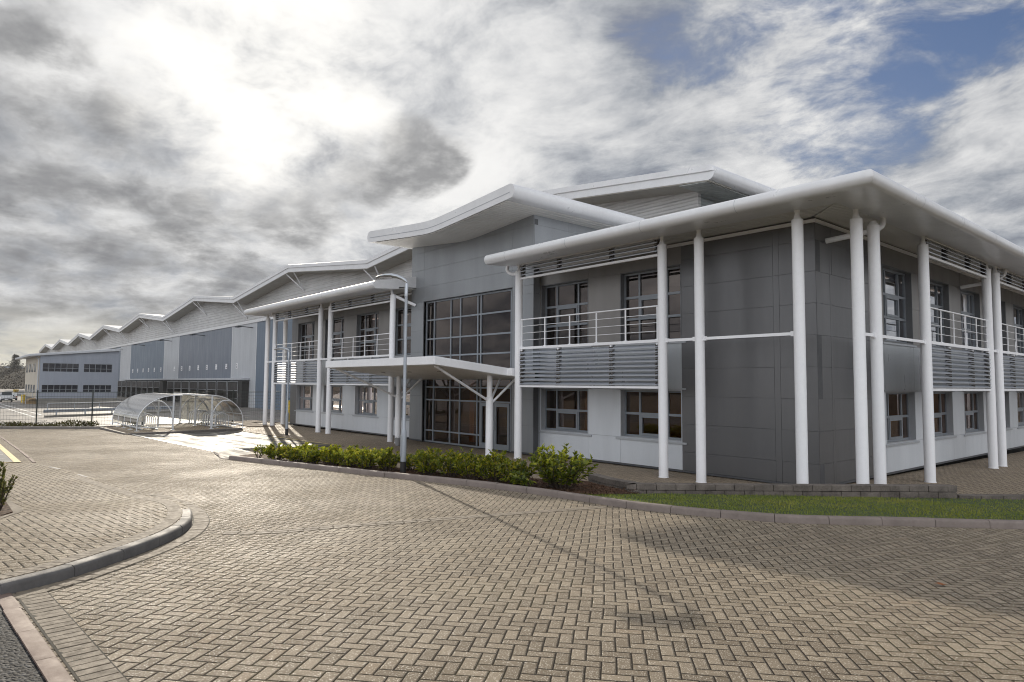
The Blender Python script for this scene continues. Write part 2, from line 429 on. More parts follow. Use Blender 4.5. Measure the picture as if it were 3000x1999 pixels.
def org(o):
    v = Vector((0, 0, 0))
    while o is not None: v += o.location; o = o.parent
    return v
def thing(name, label, cat, loc=(0, 0, 0), group=None):
    o = bpy.data.objects.new(name, None); COL.objects.link(o); o.location = loc; o.empty_display_size = .2
    return tag(o, label, cat, group)
def tag(o, label, cat, group=None, kind=None):
    o['label'] = label; o['category'] = cat
    if group: o['group'] = group
    if kind: o['kind'] = kind
    return o
def struct(o, label=None, kind='structure'):
    o['kind'] = kind
    if label: o['label'] = label
    return o
def copy_tree(o, parent=None):
    c = o.copy(); COL.objects.link(c)
    if parent is not None: c.parent = parent
    for ch in list(o.children): copy_tree(ch, c)
    return c
def smin(a, b, k):
    m = max(a, b); return m + k*math.log(math.exp((a-m)/k)+math.exp((b-m)/k))
def gz(x, y):                                       # the road: falls gently towards the entrance, level beyond
    return smin(.65+.01517*(x-6.31)-.0278*(y+14.73), -.1, .08)
def pz(x, y):                                       # the forecourt
    z = .0022*min(x, 0) - .01*max(y, 0)
    t = min(max((-2.2-y)/4.3, 0), 1); t = t*t*(3-2*t)
    if x > -5: t *= min(max((-3.2-x)/1.8, 0), 1)
    return z*(1-t) + gz(x, y)*t

def inpoly(x, y, P):
    r = False; j = len(P)-1
    for i in range(len(P)):
        if (P[i][1] > y) != (P[j][1] > y) and x < (P[j][0]-P[i][0])*(y-P[i][1])/(P[j][1]-P[i][1])+P[i][0]: r = not r
        j = i
    return r
def sheet(name, poly, zf, mat, step, skirt=0.0, label=None):
    """ground sheet: polygon filled with a grid so it can follow the fall of the ground"""
    bd = []
    for a, b in zip(poly, poly[1:]+poly[:1]):
        L = math.hypot(b[0]-a[0], b[1]-a[1]); n = max(1, int(L/step))
        for k in range(n): bd.append((a[0]+(b[0]-a[0])*k/n, a[1]+(b[1]-a[1])*k/n))
    xs = [p[0] for p in poly]; ys = [p[1] for p in poly]
    pts = list(bd); x = min(xs)+step*.5
    while x < max(xs):
        y = min(ys)+step*.5
        while y < max(ys):
            if inpoly(x, y, poly): pts.append((x, y))
            y += step
        x += step
    n = len(bd)
    vs, es, fs, *_ = delaunay_2d_cdt([Vector(p) for p in pts], [(i, (i+1) % n) for i in range(n)], [], 1, 1e-5)
    mb = MB(); mb.add([(v.x, v.y, zf(v.x, v.y)) for v in vs], [tuple(f) for f in fs])
    o = mb.build(name, mat, smooth=60, fix=False)
    me = o.data
    if me.polygons and sum(p.normal.z for p in me.polygons) < 0: me.flip_normals()
    return struct(o, label)

# ------------------------------------------------------------------ camera (solved from the column grid)
F_PX, PITCH, ROLL, YAW = 1968.1, R(3.71), R(.444), R(-49.37)
CAM = Vector((6.31, -14.73, 2.4))
cp, sp = math.cos(PITCH), math.sin(PITCH)
fw = Vector((math.sin(YAW)*cp, math.cos(YAW)*cp, sp)); r0 = Vector((math.cos(YAW), -math.sin(YAW), 0)); u0 = r0.cross(fw)
rt = r0*math.cos(ROLL)+u0*math.sin(ROLL); up = -r0*math.sin(ROLL)+u0*math.cos(ROLL)
cd = bpy.data.cameras.new('camera'); cam = bpy.data.objects.new('camera', cd); COL.objects.link(cam)
cam.matrix_world = Matrix(((rt.x, up.x, -fw.x, CAM.x), (rt.y, up.y, -fw.y, CAM.y), (rt.z, up.z, -fw.z, CAM.z), (0, 0, 0, 1)))
cd.sensor_width = 36; cd.sensor_fit = 'HORIZONTAL'; cd.lens = F_PX/3000*36; cd.clip_end = 6000; cd.clip_start = .05
scene.camera = cam

# ------------------------------------------------------------------ sun and sky
SUN_AZ, SUN_EL = R(161.1), R(21.5)
sd = bpy.data.lights.new('sun', 'SUN'); sd.energy = 4.6; sd.angle = R(.6); sd.color = (1.0, .90, .75)
so = bpy.data.objects.new('sun', sd); COL.objects.link(so)
sunv = Vector((math.cos(SUN_AZ)*math.cos(SUN_EL), math.sin(SUN_AZ)*math.cos(SUN_EL), math.sin(SUN_EL)))
so.rotation_euler = sunv.to_track_quat('Z', 'Y').to_euler(); so.location = (0, 0, 60)
# SKY-BEGIN
def build_sky():
    w = bpy.data.worlds.new("World"); scene.world = w; w.use_nodes = True
    nt = w.node_tree; b = NB(nt); bg = nt.nodes['Background']
    K = .1
    sky = b.node('ShaderNodeTexSky', sky_type='NISHITA'); sky.sun_disc = False
    sky.sun_elevation = SUN_EL; sky.sun_rotation = R(90)-SUN_AZ; sky.air_density = 1.0; sky.dust_density = .6; sky.ozone_density = 2.5
    tc = b.node('ShaderNodeTexCoord'); D = tc.outputs['Generated']
    o = b.xyz(D)
    def dirv(az, el): return (math.cos(R(az))*math.cos(R(el)), math.sin(R(az))*math.cos(R(el)), math.sin(R(el)))
    def vdot(v):
        n = b.node('ShaderNodeVectorMath', operation='DOT_PRODUCT'); nt.links.new(D, n.inputs[0]); n.inputs[1].default_value = v; return n.outputs['Value']
    def q(az, el, rad):                                    # (angle/rad)^2 from a direction
        return b.m('DIVIDE', b.m('SUBTRACT', 1.0, vdot(dirv(az, el))), 1-math.cos(R(rad)))
    def spot(az, el, r0, r1): return b.rng(vdot(dirv(az, el)), math.cos(R(r1)), math.cos(R(r0)), 0, 1, True)
    def union(*a):
        r_ = a[0]
        for k in a[1:]: r_ = b.m('MAXIMUM', r_, k)
        return r_
    def blob(az, el, rad): return b.m('MAXIMUM', b.m('SUBTRACT', 1.0, q(az, el, rad)), 0.0)
    zz = b.m('ADD', b.m('MAXIMUM', o[2], 0.0), .26)
    P = b.comb(b.m('DIVIDE', o[0], zz), b.m('DIVIDE', o[1], zz), 0.0)
    def warp(P, sc, amt, seed):
        sh = b.node('ShaderNodeVectorMath', operation='ADD'); nt.links.new(P, sh.inputs[0]); sh.inputs[1].default_value = (seed, seed*1.7, seed*.6); sh = sh.outputs[0]
        n = b.node('ShaderNodeTexNoise'); nt.links.new(sh, n.inputs['Vector']); n.inputs['Scale'].default_value = sc; n.inputs['Detail'].default_value = 3
        s_ = b.node('ShaderNodeVectorMath', operation='SUBTRACT'); nt.links.new(n.outputs['Color'], s_.inputs[0]); s_.inputs[1].default_value = (.5, .5, .5)
        k = b.node('ShaderNodeVectorMath', operation='SCALE'); nt.links.new(s_.outputs[0], k.inputs[0]); k.inputs['Scale'].default_value = amt
        a = b.node('ShaderNodeVectorMath', operation='ADD'); nt.links.new(P, a.inputs[0]); nt.links.new(k.outputs[0], a.inputs[1]); return a.outputs[0]
    def rot(P, ang, sx, sy):
        m_ = b.node('ShaderNodeMapping'); nt.links.new(P, m_.inputs[0]); m_.inputs['Rotation'].default_value = (0, 0, R(ang)); m_.inputs['Scale'].default_value = (sx, sy, 1); return m_.outputs[0]
    Pw = warp(P, 1.6, .34, 3.0)
    wisp = b.noise(rot(Pw, -28, 1.0, 1.3), 3.6, 12, .64, .3)         # streaky high cloud
    body = b.noise(warp(P, 2.2, .22, 9.0), 3.2, 12, .62)
    slow = b.noise(warp(P, 1.0, .3, 5.0), 1.7, 3, .5)               # billows
    lump = b.noise(warp(P, 1.5, .2, 17.0), 4.4, 11, .60)
    # bright cloud
    t = b.m('ADD', b.m('MULTIPLY', slow, .30), b.m('ADD', b.m('MULTIPLY', wisp, .38), b.m('MULTIPLY', body, .36)))
    pale = b.ramp(t, [(.40, (.20, .22, .27)), (.465, (.36, .385, .43)), (.53, (.60, .61, .63)), (.595, (.82, .82, .82)), (.66, (.95, .95, .94))])
    # veil brightened by the sun behind it
    g1 = b.m('MULTIPLY', spot(156, 25, 4, 28), b.rng(t, .42, .58, .30, 1.0))
    c = b.mix(b.m('MULTIPLY', g1, .86), pale, (1.02, 1.01, .99, 1))
    # heavy grey banks
    def total(*a):
        r_ = a[0]
        for k in a[1:]: r_ = b.m('ADD', r_, k)
        return b.m('MINIMUM', r_, 1.1)
    Lm = total(blob(177, 17.5, 7), b.m('MULTIPLY', blob(168, 14, 10), .95), b.m('MULTIPLY', blob(172, 7.5, 11), 1.1), b.m('MULTIPLY', blob(180, 10, 12), 1.0), b.m('MULTIPLY', blob(177, 25, 5.5), .75),
               b.m('MULTIPLY', blob(161.5, 11, 7), .75), b.m('MULTIPLY', blob(195, 16, 18), .7))
    bar = b.m('MINIMUM', b.m('ADD', b.m('ADD', blob(146.6, 19.6, 4.2), blob(150.2, 18.4, 5.0)), b.m('ADD', blob(154.0, 16.4, 4.6), b.m('MULTIPLY', blob(157.3, 14.2, 4.0), .8))), 1.15)
    dv = b.m('ADD', b.m('ADD', b.m('MULTIPLY', Lm, .42), b.m('MULTIPLY', bar, .58)), b.m('MULTIPLY', b.m('SUBTRACT', b.m('ADD', b.m('MULTIPLY', lump, .55), b.m('MULTIPLY', body, .45)), .5), 3.6))
    dk = b.m('MULTIPLY', b.rng(dv, .0, .85, 0, 1, True), b.rng(union(Lm, bar), .0, .35, 0, 1, True))
    dk = b.m('MULTIPLY', dk, b.m('SUBTRACT', 1.0, b.m('MULTIPLY', spot(160.2, 22.5, 3.5, 10.5), .92)))
    dcol = b.ramp(b.m('ADD', b.m('MULTIPLY', wisp, .5), b.m('MULTIPLY', lump, .5)), [(.38, (.34, .34, .345)), (.62, (.205, .208, .22))])
    c = b.mix(b.m('MULTIPLY', dk, .86), c, dcol)
    # sun core
    cv = b.m('ADD', b.m('SUBTRACT', 1.0, q(159.8, 23.8, 11.5)), b.m('MULTIPLY', b.m('SUBTRACT', body, .5), 3.0))
    c = b.mix(b.rng(cv, .0, 1.25, 0, 1, True), c, (1.20, 1.175, 1.12, 1))
    # warm light low on the left
    low = b.m('MULTIPLY', b.rng(o[2], .015, .11, 1, 0, True), spot(174, 2, 4, 30))
    c = b.mix(b.m('MULTIPLY', low, b.rng(t, .42, .54, .25, .9)), c, (.80, .76, .64, 1))
    # cloud cover: closed on the left, torn open to blue on the right; unseen sky behind the viewer brightened as fill for the facades
    W = b.m('MULTIPLY', spot(97, 35, 6, 40), 1.0)
    lowr = b.m('MULTIPLY', spot(100, 11, 3, 14), .16)
    bias = b.m('ADD', b.m('SUBTRACT', .26, b.m('MULTIPLY', W, .30)), lowr)
    cover = b.rng(b.m('ADD', b.m('ADD', b.m('MULTIPLY', wisp, .65), b.m('MULTIPLY', body, .35)), bias), .40, .58, 0, 1, True)
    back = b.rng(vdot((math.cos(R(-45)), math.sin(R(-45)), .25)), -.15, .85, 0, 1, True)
    lit = b.m('ADD', 1.0, b.m('MULTIPLY', back, BACK_FILL))
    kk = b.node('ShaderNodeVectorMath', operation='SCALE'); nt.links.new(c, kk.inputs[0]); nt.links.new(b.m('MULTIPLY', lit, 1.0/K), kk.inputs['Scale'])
    blue = b.mix(1.0, sky.outputs[0], (.74, .76, .88, 1), 'MULTIPLY')
    greyveil = b.mix(.45, blue, (2.6, 2.9, 3.6, 1))
    fin = b.mix(cover, b.mix(b.rng(W, .80, 1.0, 0, .8), greyveil, blue), kk.outputs[0])
    fin = b.mix(b.rng(o[2], -.02, .0, 1, 0), fin, (2.2, 2.1, 1.9, 1))
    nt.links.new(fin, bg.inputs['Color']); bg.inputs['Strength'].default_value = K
BACK_FILL = 1.6
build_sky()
# SKY-END
scene.view_settings.view_transform = 'Standard'; scene.view_settings.look = 'None'
scene.view_settings.exposure = -0.08; scene.view_settings.gamma = 1.0; scene.view_settings.use_curve_mapping = False
scene.cycles.max_bounces = 8; scene.cycles.transparent_max_bounces = 24; scene.cycles.sample_clamp_indirect = 4.0; scene.cycles.sample_clamp_direct = 12.0
scene.cycles.use_denoising = True; scene.cycles.filter_width = 1.05
scene.cycles.caustics_reflective = False; scene.cycles.caustics_refractive = False
# ------------------------------------------------------------------ ground, road, kerbs, markings
KR = [(-14.0,-8.12),(-12.9,-7.86),(-11.8,-7.6),(-9.75,-7.1),(-8.2,-6.75),(-7,-6.43),(-6,-6.16),(-5.1,-5.92),(-4.3,-5.76),(-3.5,-5.66),(-2.6,-5.6),(-1.6,-5.56),(-.86,-5.42),(-.05,-5.15),(.68,-4.83),(1.26,-4.42),(2.1,-3.5),(2.7,-2.85),(3.55,-1.95),(6,.6),(10,4.6),(20,14.4)]
LK = [(-1.11,-14.2),(-1.33,-13.83),(-1.62,-13.48),(-2.16,-12.94),(-2.7,-12.49),(-3.3,-12.12),(-4.05,-11.83),(-5.0,-11.64),(-6.0,-11.6),(-7.3,-11.7),(-9.3,-11.9),(-11,-12.05),(-13.4,-12.3),(-15.3,-12.75)]
WALLD = (math.cos(R(50)), math.sin(R(50)))
W0 = (-2.42, -3.36); W1 = (1.64, 1.48)
WL = [(-4.35,-3.25),(-3.79,-3.43),(-3.29,-3.53),(-2.85,-3.53)] + [W0, W1]
W2 = (W1[0]+12*WALLD[0], W1[1]+12*WALLD[1])

mb = MB(); mb.box(-1500, 1500, -1500, 1500, -2.2, -1.6)
struct(mb.build('ground', 'hill'))
road_poly = [(-28.75,-7.8),(-17.2,-7.62),(-14.6,-8.2)] + KR + [(60,54),(60,-60),(-60,-60),(-37.5,-12.3),(-36.2,-12.1),(-34.7,-9.2),(-34.1,-7.95)]
sheet('road', road_poly, gz, 'road', 1.1)
sheet('car_park', [(-36.5,-7.6),(-28.75,-7.8),(-17.2,-7.62),(-14.4,-8.15),(-15.2,-7.0),(-17.8,-6.2),(-17.8,-2.52),(-29.7,-2.75),(-36.5,-2.8)], lambda x, y: gz(x, y)-.004, 'tarmac', .9)
bed_back = [(-15.2,-7.0),(-12.6,-6.35),(-10.5,-5.75),(-8.5,-5.2),(-6.6,-4.6),(-5.2,-3.9),(-4.3,-3.32)]
sheet('forecourt', [(-29.7,-2.75),(-17.8,-2.52),(-17.8,-6.2)] + bed_back + WL[1:] + [W2, (60,60), (-1.2,60), (-1.2,1.45), (-36.5,1.45), (-36.5,-2.8)], pz, 'court', .8)
mb = MB(); mb.box(-36.6,-31.6,-1.25,.1,-.2,-.03)
struct(mb.build('soil_strip', 'brownsoil'))
def lawnz(x, y):                                     # the turf dips a little towards the block wall
    d = (x-W0[0])*WALLD[1]-(y-W0[1])*WALLD[0]; t = min(max(d/1.9, 0), 1); return gz(x, y)-.012+.085*t*t*(3-2*t)
def bedz(x, y):
    t = min(max((x+4.2)/1.5, 0), 1); return (gz(x, y)+.045)*(1-t)+(lawnz(x, y)+.012)*t
sheet('planting_bed', [(-14.3,-8.1)] + [(x*1.0, y+.10) for x, y in KR[0:10]] + [(-3.15,-5.5),(-2.8,-4.8),(-2.46,-3.7)] + [(x, y-.06) for x, y in reversed(WL[:4])] + bed_back[::-1][1:], lambda x, y: bedz(x, y), 'mulch', .5)
sheet('lawn_soil', [(-3.25,-5.55),(-2.85,-4.8),(-2.50,-3.7),(-2.36,-3.5),(W0[0]+.05,W0[1]-.05),(W1[0]+.05,W1[1]-.05),(W2[0]+.1,W2[1]-.1)] + [(x-.06, y+.08) for x, y in KR[::-1] if x > -3.0 and x < 12], lawnz, 'soil', .5)
# left footway, its damp parking bay and the chip tarmac in the near corner
path_poly = [(-1.16,-14.2)] + LK[1:] + [(-15.3,-13.35),(-34,-13.4),(-34,-20),(-6,-20),(-1.25,-14.28)]
def lz(x, y):                                        # footway: kerb height at the nose, dropping to flush along the crossing
    t = min(max((-x-4.9)/2.4, 0), 1); return gz(x, y) + .105*(1-t*t*(3-2*t)) + .004
sheet('footway', [(p[0]-.02, p[1]-.02) for p in path_poly], lz, 'path', .45)
sheet('parking_bays', [(-15.45,-12.9),(-34,-12.82),(-34,-19.9),(-15.45,-19.9),(-15.45,-13.2)], lambda x, y: gz(x, y)+.012, 'bay', 1.0)
sheet('chip_tarmac', [(-6.5,-20),(-1.3,-14.27),(-.69,-14.215),(12,-13.54),(12,-20)], lambda x, y: gz(x, y)+.006, 'gravel', .8)

def offset(P, d):
    out = []
    for i, p in enumerate(P):
        a = P[max(i-1, 0)]; c = P[min(i+1, len(P)-1)]
        t = Vector((c[0]-a[0], c[1]-a[1])).normalized(); n = Vector((-t.y, t.x))
        out.append((p[0]+n.x*d, p[1]+n.y*d))
    return out
def resample(P, step, start=0.0):
    L = [0]
    for a, b in zip(P, P[1:]): L.append(L[-1]+math.hypot(b[0]-a[0], b[1]-a[1]))
    n = max(1, round((L[-1]-start)/step)); out = []
    for k in range(n+1):
        s = start+(L[-1]-start)*k/n
        i = max(0, min(len(P)-2, next((q for q in range(len(L)-1) if L[q+1] >= s-1e-9), len(P)-2)))
        u = (s-L[i])/max(1e-9, L[i+1]-L[i]); out.append((P[i][0]+(P[i+1][0]-P[i][0])*u, P[i][1]+(P[i+1][1]-P[i][1])*u))
    return out
def smoothline(P, n=6):
    out = []
    for i in range(len(P)-1):
        p0 = Vector(P[max(i-1, 0)]); p1 = Vector(P[i]); p2 = Vector(P[i+1]); p3 = Vector(P[min(i+2, len(P)-1)])
        for k in range(n):
            t = k/n
            q = .5*((2*p1)+(p2-p0)*t+(2*p0-5*p1+4*p2-p3)*t*t+(3*p1-p0-3*p2+p3)*t**3); out.append((q.x, q.y))
    out.append(P[-1]); return out
def kerb(name, P, side, width, top, stone, mat, gap=.010, zf=gz, drop=None, bev=.018):
    """a run of kerb stones along P (face line); each stone butted with an open joint"""
    P = smoothline(P); C_ = resample(P, stone); mb = MB()
    fine = resample(P, .09); per = max(1, round((len(fine)-1)/(len(C_)-1)))
    for k in range(0, len(fine)-1, per):
        seg = fine[k:min(k+per+1, len(fine))]
        if len(seg) < 2: continue
        jz = rnd.uniform(-.004, .004); tl = rnd.uniform(-.006, .006)
        o = offset(seg, side*width); secs = []
        for q, (a, c) in enumerate(zip(seg, o)):
            a = Vector(a); c = Vector(c)
            if q == 0 or q == len(seg)-1:
                e = Vector(seg[1 if q == 0 else -2])-Vector(seg[q]); e = e.normalized()*gap*.5
                a = a+e; c = c+e
            n = (c-a).normalized()*tl
            h = top if drop is None else top*drop(a.x)
            zt = zf(a.x, a.y)+h+jz; zb = zf(a.x, a.y)-.15
            a2 = a+(c-a)*.10; a3 = a+(c-a)*.26
            secs.append([(a.x+n.x,a.y+n.y,zb),(a.x+n.x,a.y+n.y,zt-.035),(a2.x+n.x,a2.y+n.y,zt-.012),(a3.x+n.x,a3.y+n.y,zt),(c.x+n.x,c.y+n.y,zt),(c.x+n.x,c.y+n.y,zb)])
        mb.sweep(secs)
    return struct(mb.build(name, mat, smooth=35))
kerb('kerb', KR, 1, .125, .115, .83, 'kerb')
kerb('kerb', LK, 1, .13, .115, .72, 'kerbgrey', drop=lambda x: 1 if x > -4.4 else max(.05, 1-((-x-4.4)/2.4)))
kerb('kerb', [(-37.2,-14.5),(-36.2,-12.05),(-34.75,-9.2),(-34.1,-7.95)], 1, .13, .13, .9, 'kerbdark')
kerb('edging_kerb', [(-1.3,-14.118),(-.69,-14.085),(1.3,-13.978),(3.2,-13.876),(9,-13.565)], -1, .135, .022, .70, 'edging', gap=.006)
kerb('edging_kerb', [(-15.2,-12.7),(-20,-12.62),(-33.5,-12.55)], -1, .09, .012, .9, 'edging')
# flush channel between road and car park, then past the bed end
kerb('channel_kerb', [(-17.2,-7.62),(-15.9,-7.85),(-14.5,-8.22),(-14.0,-8.16)], 1, .13, .02, .8, 'kerb')

# soldier courses of single blocks (real blocks) beside the kerbs, and the double row across the road
def soldier(name, P, d0, length, pitch=.1036, stretcher=False, smooth=True):
    P = smoothline(P) if smooth else P
    C_ = resample(offset(P, d0+length/2), pitch); mb = MB()
    for a, c in zip(C_, C_[1:]):
        a = Vector(a); c = Vector(c); t = (c-a); L = t.length
        if L < 1e-6: continue
        t /= L; n = Vector((-t.y, t.x)); g = .004; m = (a+c)/2
        hl = length/2-g; hw = L/2-g; z = gz(m.x, m.y)+.008+rnd.uniform(-.002, .002)
        v = []
        for zz, sh in ((z-.05, 0), (z, .006)):
            for sx, sy in ((-1,-1),(1,-1),(1,1),(-1,1)):
                p = m+t*sx*(hw-sh)+n*sy*(hl-sh); v.append((p.x, p.y, zz))
        mb.hexa(v)
    o = mb.build(name, 'brick'); return struct(o)
def bedding(P, d0, d1):
    P = smoothline(P); a = resample(offset(P, d0), .15); c = resample(offset(P, d1), .15); n = min(len(a), len(c)); mb = MB()
    for k in range(n-1): mb.quad(*[(x, y, gz(x, y)+.0035) for x, y in (a[k], a[k+1], c[k+1], c[k])])
    return struct(mb.build('bedding_sand', 'joint'))
EDG = [(-1.2,-14.108),(-.69,-14.08),(1.3,-13.973),(3.2,-13.871),(9,-13.56)]
bedding(EDG, 0, .235); soldier('paver_edging', EDG, .006, .225)
bedding(LK[:10], -.225, -.005); soldier('paver_edging', LK[:10], -.222, .212)
def lsold(P, d0, length, zoff):
    P = smoothline(P); C_ = resample(offset(P, d0+length/2), .1036); mb = MB()
    for a, c in zip(C_, C_[1:]):
        a = Vector(a); c = Vector(c); t = (c-a); L = t.length; t /= L; n = Vector((-t.y, t.x)); m = (a+c)/2; z = lz(m.x, m.y)+zoff; v = []
        for zz, sh in ((z-.05, 0), (z, .006)):
            for sx, sy in ((-1,-1),(1,-1),(1,1),(-1,1)):
                p = m+t*sx*(L/2-.004-sh)+n*sy*(length/2-.004-sh); v.append((p.x, p.y, zz))
        mb.hexa(v)
    return struct(mb.build('paver_edging', 'brick'))
lsold(LK[:12], .135, .2, .006)
lsold([(-4.95,-13.96),(-5.3,-13.82),(-5.75,-13.66),(-6.6,-13.62),(-9,-13.7)], 0, .2, .006)
CROSS = [(-2.95,-11.75),(-2.62,-11.2),(-2.5,-10.3),(-2.25,-9.0),(-1.95,-7.4),(-1.72,-6.2),(-1.66,-5.75)]
soldier('paver_band', CROSS, -.108, .104, .207); soldier('paver_band', CROSS, .003, .104, .207)

# painted markings
def line(name, a, c, w, mat, zf, label=None):
    a = Vector(a); c = Vector(c); L = (c-a).length; n = max(1, int(L/.8)); t = (c-a).normalized(); p = Vector((-t.y, t.x))*w/2; mb = MB()
    for k in range(n):
        q0 = a+(c-a)*k/n; q1 = a+(c-a)*(k+1)/n
        mb.quad(*[(v.x, v.y, zf(v.x, v.y)+.006) for v in (q0-p, q1-p, q1+p, q0+p)])
    return struct(mb.build(name, mat))
cz = lambda x, y: gz(x, y)
line('bay_marking', (-28.7,-7.68), (-16.9,-7.55), .11, 'paintwhite', lambda x, y: gz(x, y)+.002)
line('bay_marking', (-28.6,-6.78), (-17.4,-6.56), .09, 'paintwhite', cz)
for x in (-27.0,-25.0,-23.0,-21.0,-19.0): line('bay_marking', (x,-6.7), (x+.12,-3.4), .08, 'paintwhite', cz)
for k in range(5): line('hatch_marking', (-24.4+k*1.25,-3.75), (-23.3+k*1.25,-2.75), .09, 'paintyellow', cz)
line('hatch_marking', (-24.6,-2.78), (-18.4,-2.66), .09, 'paintyellow', cz)
bz = lambda x, y: gz(x, y)+.012
line('bay_marking', (-15.42,-12.98), (-34,-12.86), .15, 'paintyellow', bz)
line('bay_marking', (-15.5,-12.95), (-15.5,-19.5), .12, 'paintyellow', bz)
for k in range(9): line('bay_marking', (-16.9-k*1.55,-13.1), (-16.9-k*1.55,-17.5), .07, 'paintwhite', bz)

# service yard beyond the fence, at the lower level of the loading docks
YZ = -1.14
sheet('yard', [(-40,-70),(-40,19.3),(-14,19.4),(-14,19.6),(-420,19.6),(-420,-70)], lambda x, y: YZ, 'yard', 14)
mb = MB()                                            # bank between the car park level and the yard
B_ = [(-36.3,-14.0),(-36.0,-12.1),(-35.0,-9.2),(-35.2,-2.6),(-36.6,1.3),(-33.6,1.6),(-33.4,12),(-33.4,19)]
for a, c in zip(B_, B_[1:]): mb.quad((a[0]+.6,a[1],-.04),(c[0]+.6,c[1],-.04),(c[0]-1.6,c[1],-.05),(a[0]-1.6,a[1],-.05)); mb.quad((a[0]-1.6,a[1],-.05),(c[0]-1.6,c[1],-.05),(c[0]-6.5,c[1],YZ-.05),(a[0]-6.5,a[1],YZ-.05))
struct(mb.build('bank', 'brownsoil', smooth=60))
for a, c in (((-123.5,-6.9),(-77.9,-6.05)), ((-109.8,-7.7),(-73.8,-7.1))): line('yard_marking', a, c, .22, 'paintwhite', lambda x, y: YZ)
for a, c in (((-102.2,-6.7),(-99.5,-3.7)), ((-95,-4),(-90,8)), ((-80,-1),(-76,12)), ((-70,1),(-67,13))): line('yard_marking', a, c, .18, 'paintwhite', lambda x, y: YZ)
# far hillside
mb = MB(); NX, NY = 14, 40
def hz(x, y):
    t = min(max((-345-x)/110, 0), 1); t = t*t*(3-2*t)
    return -1.5+10.2*t + 1.2*math.sin(y*.045+1)*t+.8*math.sin(y*.11)*t - .012*max(y-5, 0)*t
hv = [(-330-k*16, -160+j*11, hz(-330-k*16, -160+j*11)) for k in range(NX) for j in range(NY)]
mb.add(hv, [(k*NY+j, k*NY+j+1, (k+1)*NY+j+1, (k+1)*NY+j) for k in range(NX-1) for j in range(NY-1)])
struct(mb.build('hillside', 'hill', smooth=60))

# ------------------------------------------------------------------ retaining wall and plinth
def blockwall(name, label, P, top, course, ncourse, thick, stone, cap):
    t = thing(name, label, 'wall', (P[0][0], P[0][1], gz(*P[0])))
    P = smoothline(P, 4) if len(P) > 2 else P
    for c in range(ncourse):
        z1 = top-c*course; z0 = z1-course; mb = MB()
        C_ = resample(P, .2 if len(P) > 2 else stone); per = max(1, round(stone/.2)) if len(P) > 2 else 1
        idx = list(range(0, len(C_)-1, per)); sh = (per//2 if len(P) > 2 else 0) if c % 2 else 0
        if len(P) == 2 and c % 2:
            d = (Vector(P[1])-Vector(P[0])).normalized()*stone*.5
            C_ = [P[0]]+[(q[0]+d.x, q[1]+d.y) for q in C_[:-1]]+[P[1]]; idx = list(range(len(C_)-1))
        starts = sorted(set([0]+[i+sh for i in idx if i+sh < len(C_)-1]))
        for a, e in zip(starts, starts[1:]+[len(C_)-1]):
            seg = C_[a:e+1]
            if len(seg) < 2: continue
            o = offset(seg, thick); dz = rnd.uniform(-.003, .003); secs = []; pr = rnd.uniform(-.004, .004)
            for q, (u, v) in enumerate(zip(seg, o)):
                u = Vector(u); v = Vector(v); n = (v-u).normalized()*(pr+(.012 if c == 0 else 0)*-1)
                if q in (0, len(seg)-1):
                    ee = (Vector(seg[1 if q == 0 else -2])-Vector(seg[q])).normalized()*.005; u = u+ee; v = v+ee
                u = u+n
                secs.append([(u.x,u.y,z0+.004),(u.x,u.y,z1-.004+dz),(v.x,v.y,z1-.004+dz),(v.x,v.y,z0+.004)])
            mb.sweep(secs)
        mb.build('coping_course' if c == 0 else 'block_course', 'wallblock', t, bevel=.006)
    return t
blockwall('retaining_wall', 'low curved block retaining wall between the lawn and the corner columns', WL, .375, .128, 3, .23, .46, True)
blockwall('edging_wall', 'low single course block edging right of the taller wall', [(W1[0]+.02,W1[1]+.02), W2], .185, .12, 2, .2, .46, True)

# cycle shelter plinth
pl = [(-34.75,-8.0),(-28.72,-7.88),(-29.62,-2.45),(-35.6,-2.5)]
mb = MB(); mb.hexa([(x, y, -.3) for x, y in pl]+[(x, y, .0) for x, y in pl])
struct(mb.build('shelter_base', 'court'))
mb = MB()
for a, c in ((pl[0], pl[1]), (pl[1], pl[2]), (pl[3], pl[0])):
    a = Vector(a); c = Vector(c); t = (c-a).normalized(); n = Vector((t.y, -t.x)); mm = resample([tuple(a), tuple(c)], .85)
    for p, q in zip(mm, mm[1:]):
        p = Vector(p)+t*.004; q = Vector(q)-t*.004
        mb.hexa([(p.x,p.y,-.3),(q.x,q.y,-.3),(q.x+n.x*.12,q.y+n.y*.12,-.3),(p.x+n.x*.12,p.y+n.y*.12,-.3),(p.x,p.y,.035),(q.x,q.y,.035),(q.x+n.x*.12,q.y+n.y*.12,.035),(p.x+n.x*.12,p.y+n.y*.12,.035)])
struct(mb.build('kerb', 'kerbdark', bevel=.012))
# ------------------------------------------------------------------ office building
OB = thing('office_building', 'two storey grey and white office building with round white columns and a raised entrance tower', 'office building', (-14.66, 1.2, 0))
YA, XB, YT = 1.22, -1.1, .90
mapA = lambda u, d, z: (u, YA-d, z)
mapB = lambda u, d, z: (XB+d, u, z)
mapT = lambda u, d, z: (u, YT-d, z)
mapLA = lambda u, d, z: (u, -d, z)                    # column line of the front
mapLB = lambda u, d, z: (d, u, z)                     # column line of the side

def ubox(mb, mp, u0, u1, d0, d1, z0, z1, mi=0):
    mb.hexa([mp(u0,d0,z0), mp(u1,d0,z0), mp(u1,d1,z0), mp(u0,d1,z0), mp(u0,d0,z1), mp(u1,d0,z1), mp(u1,d1,z1), mp(u0,d1,z1)], mi)

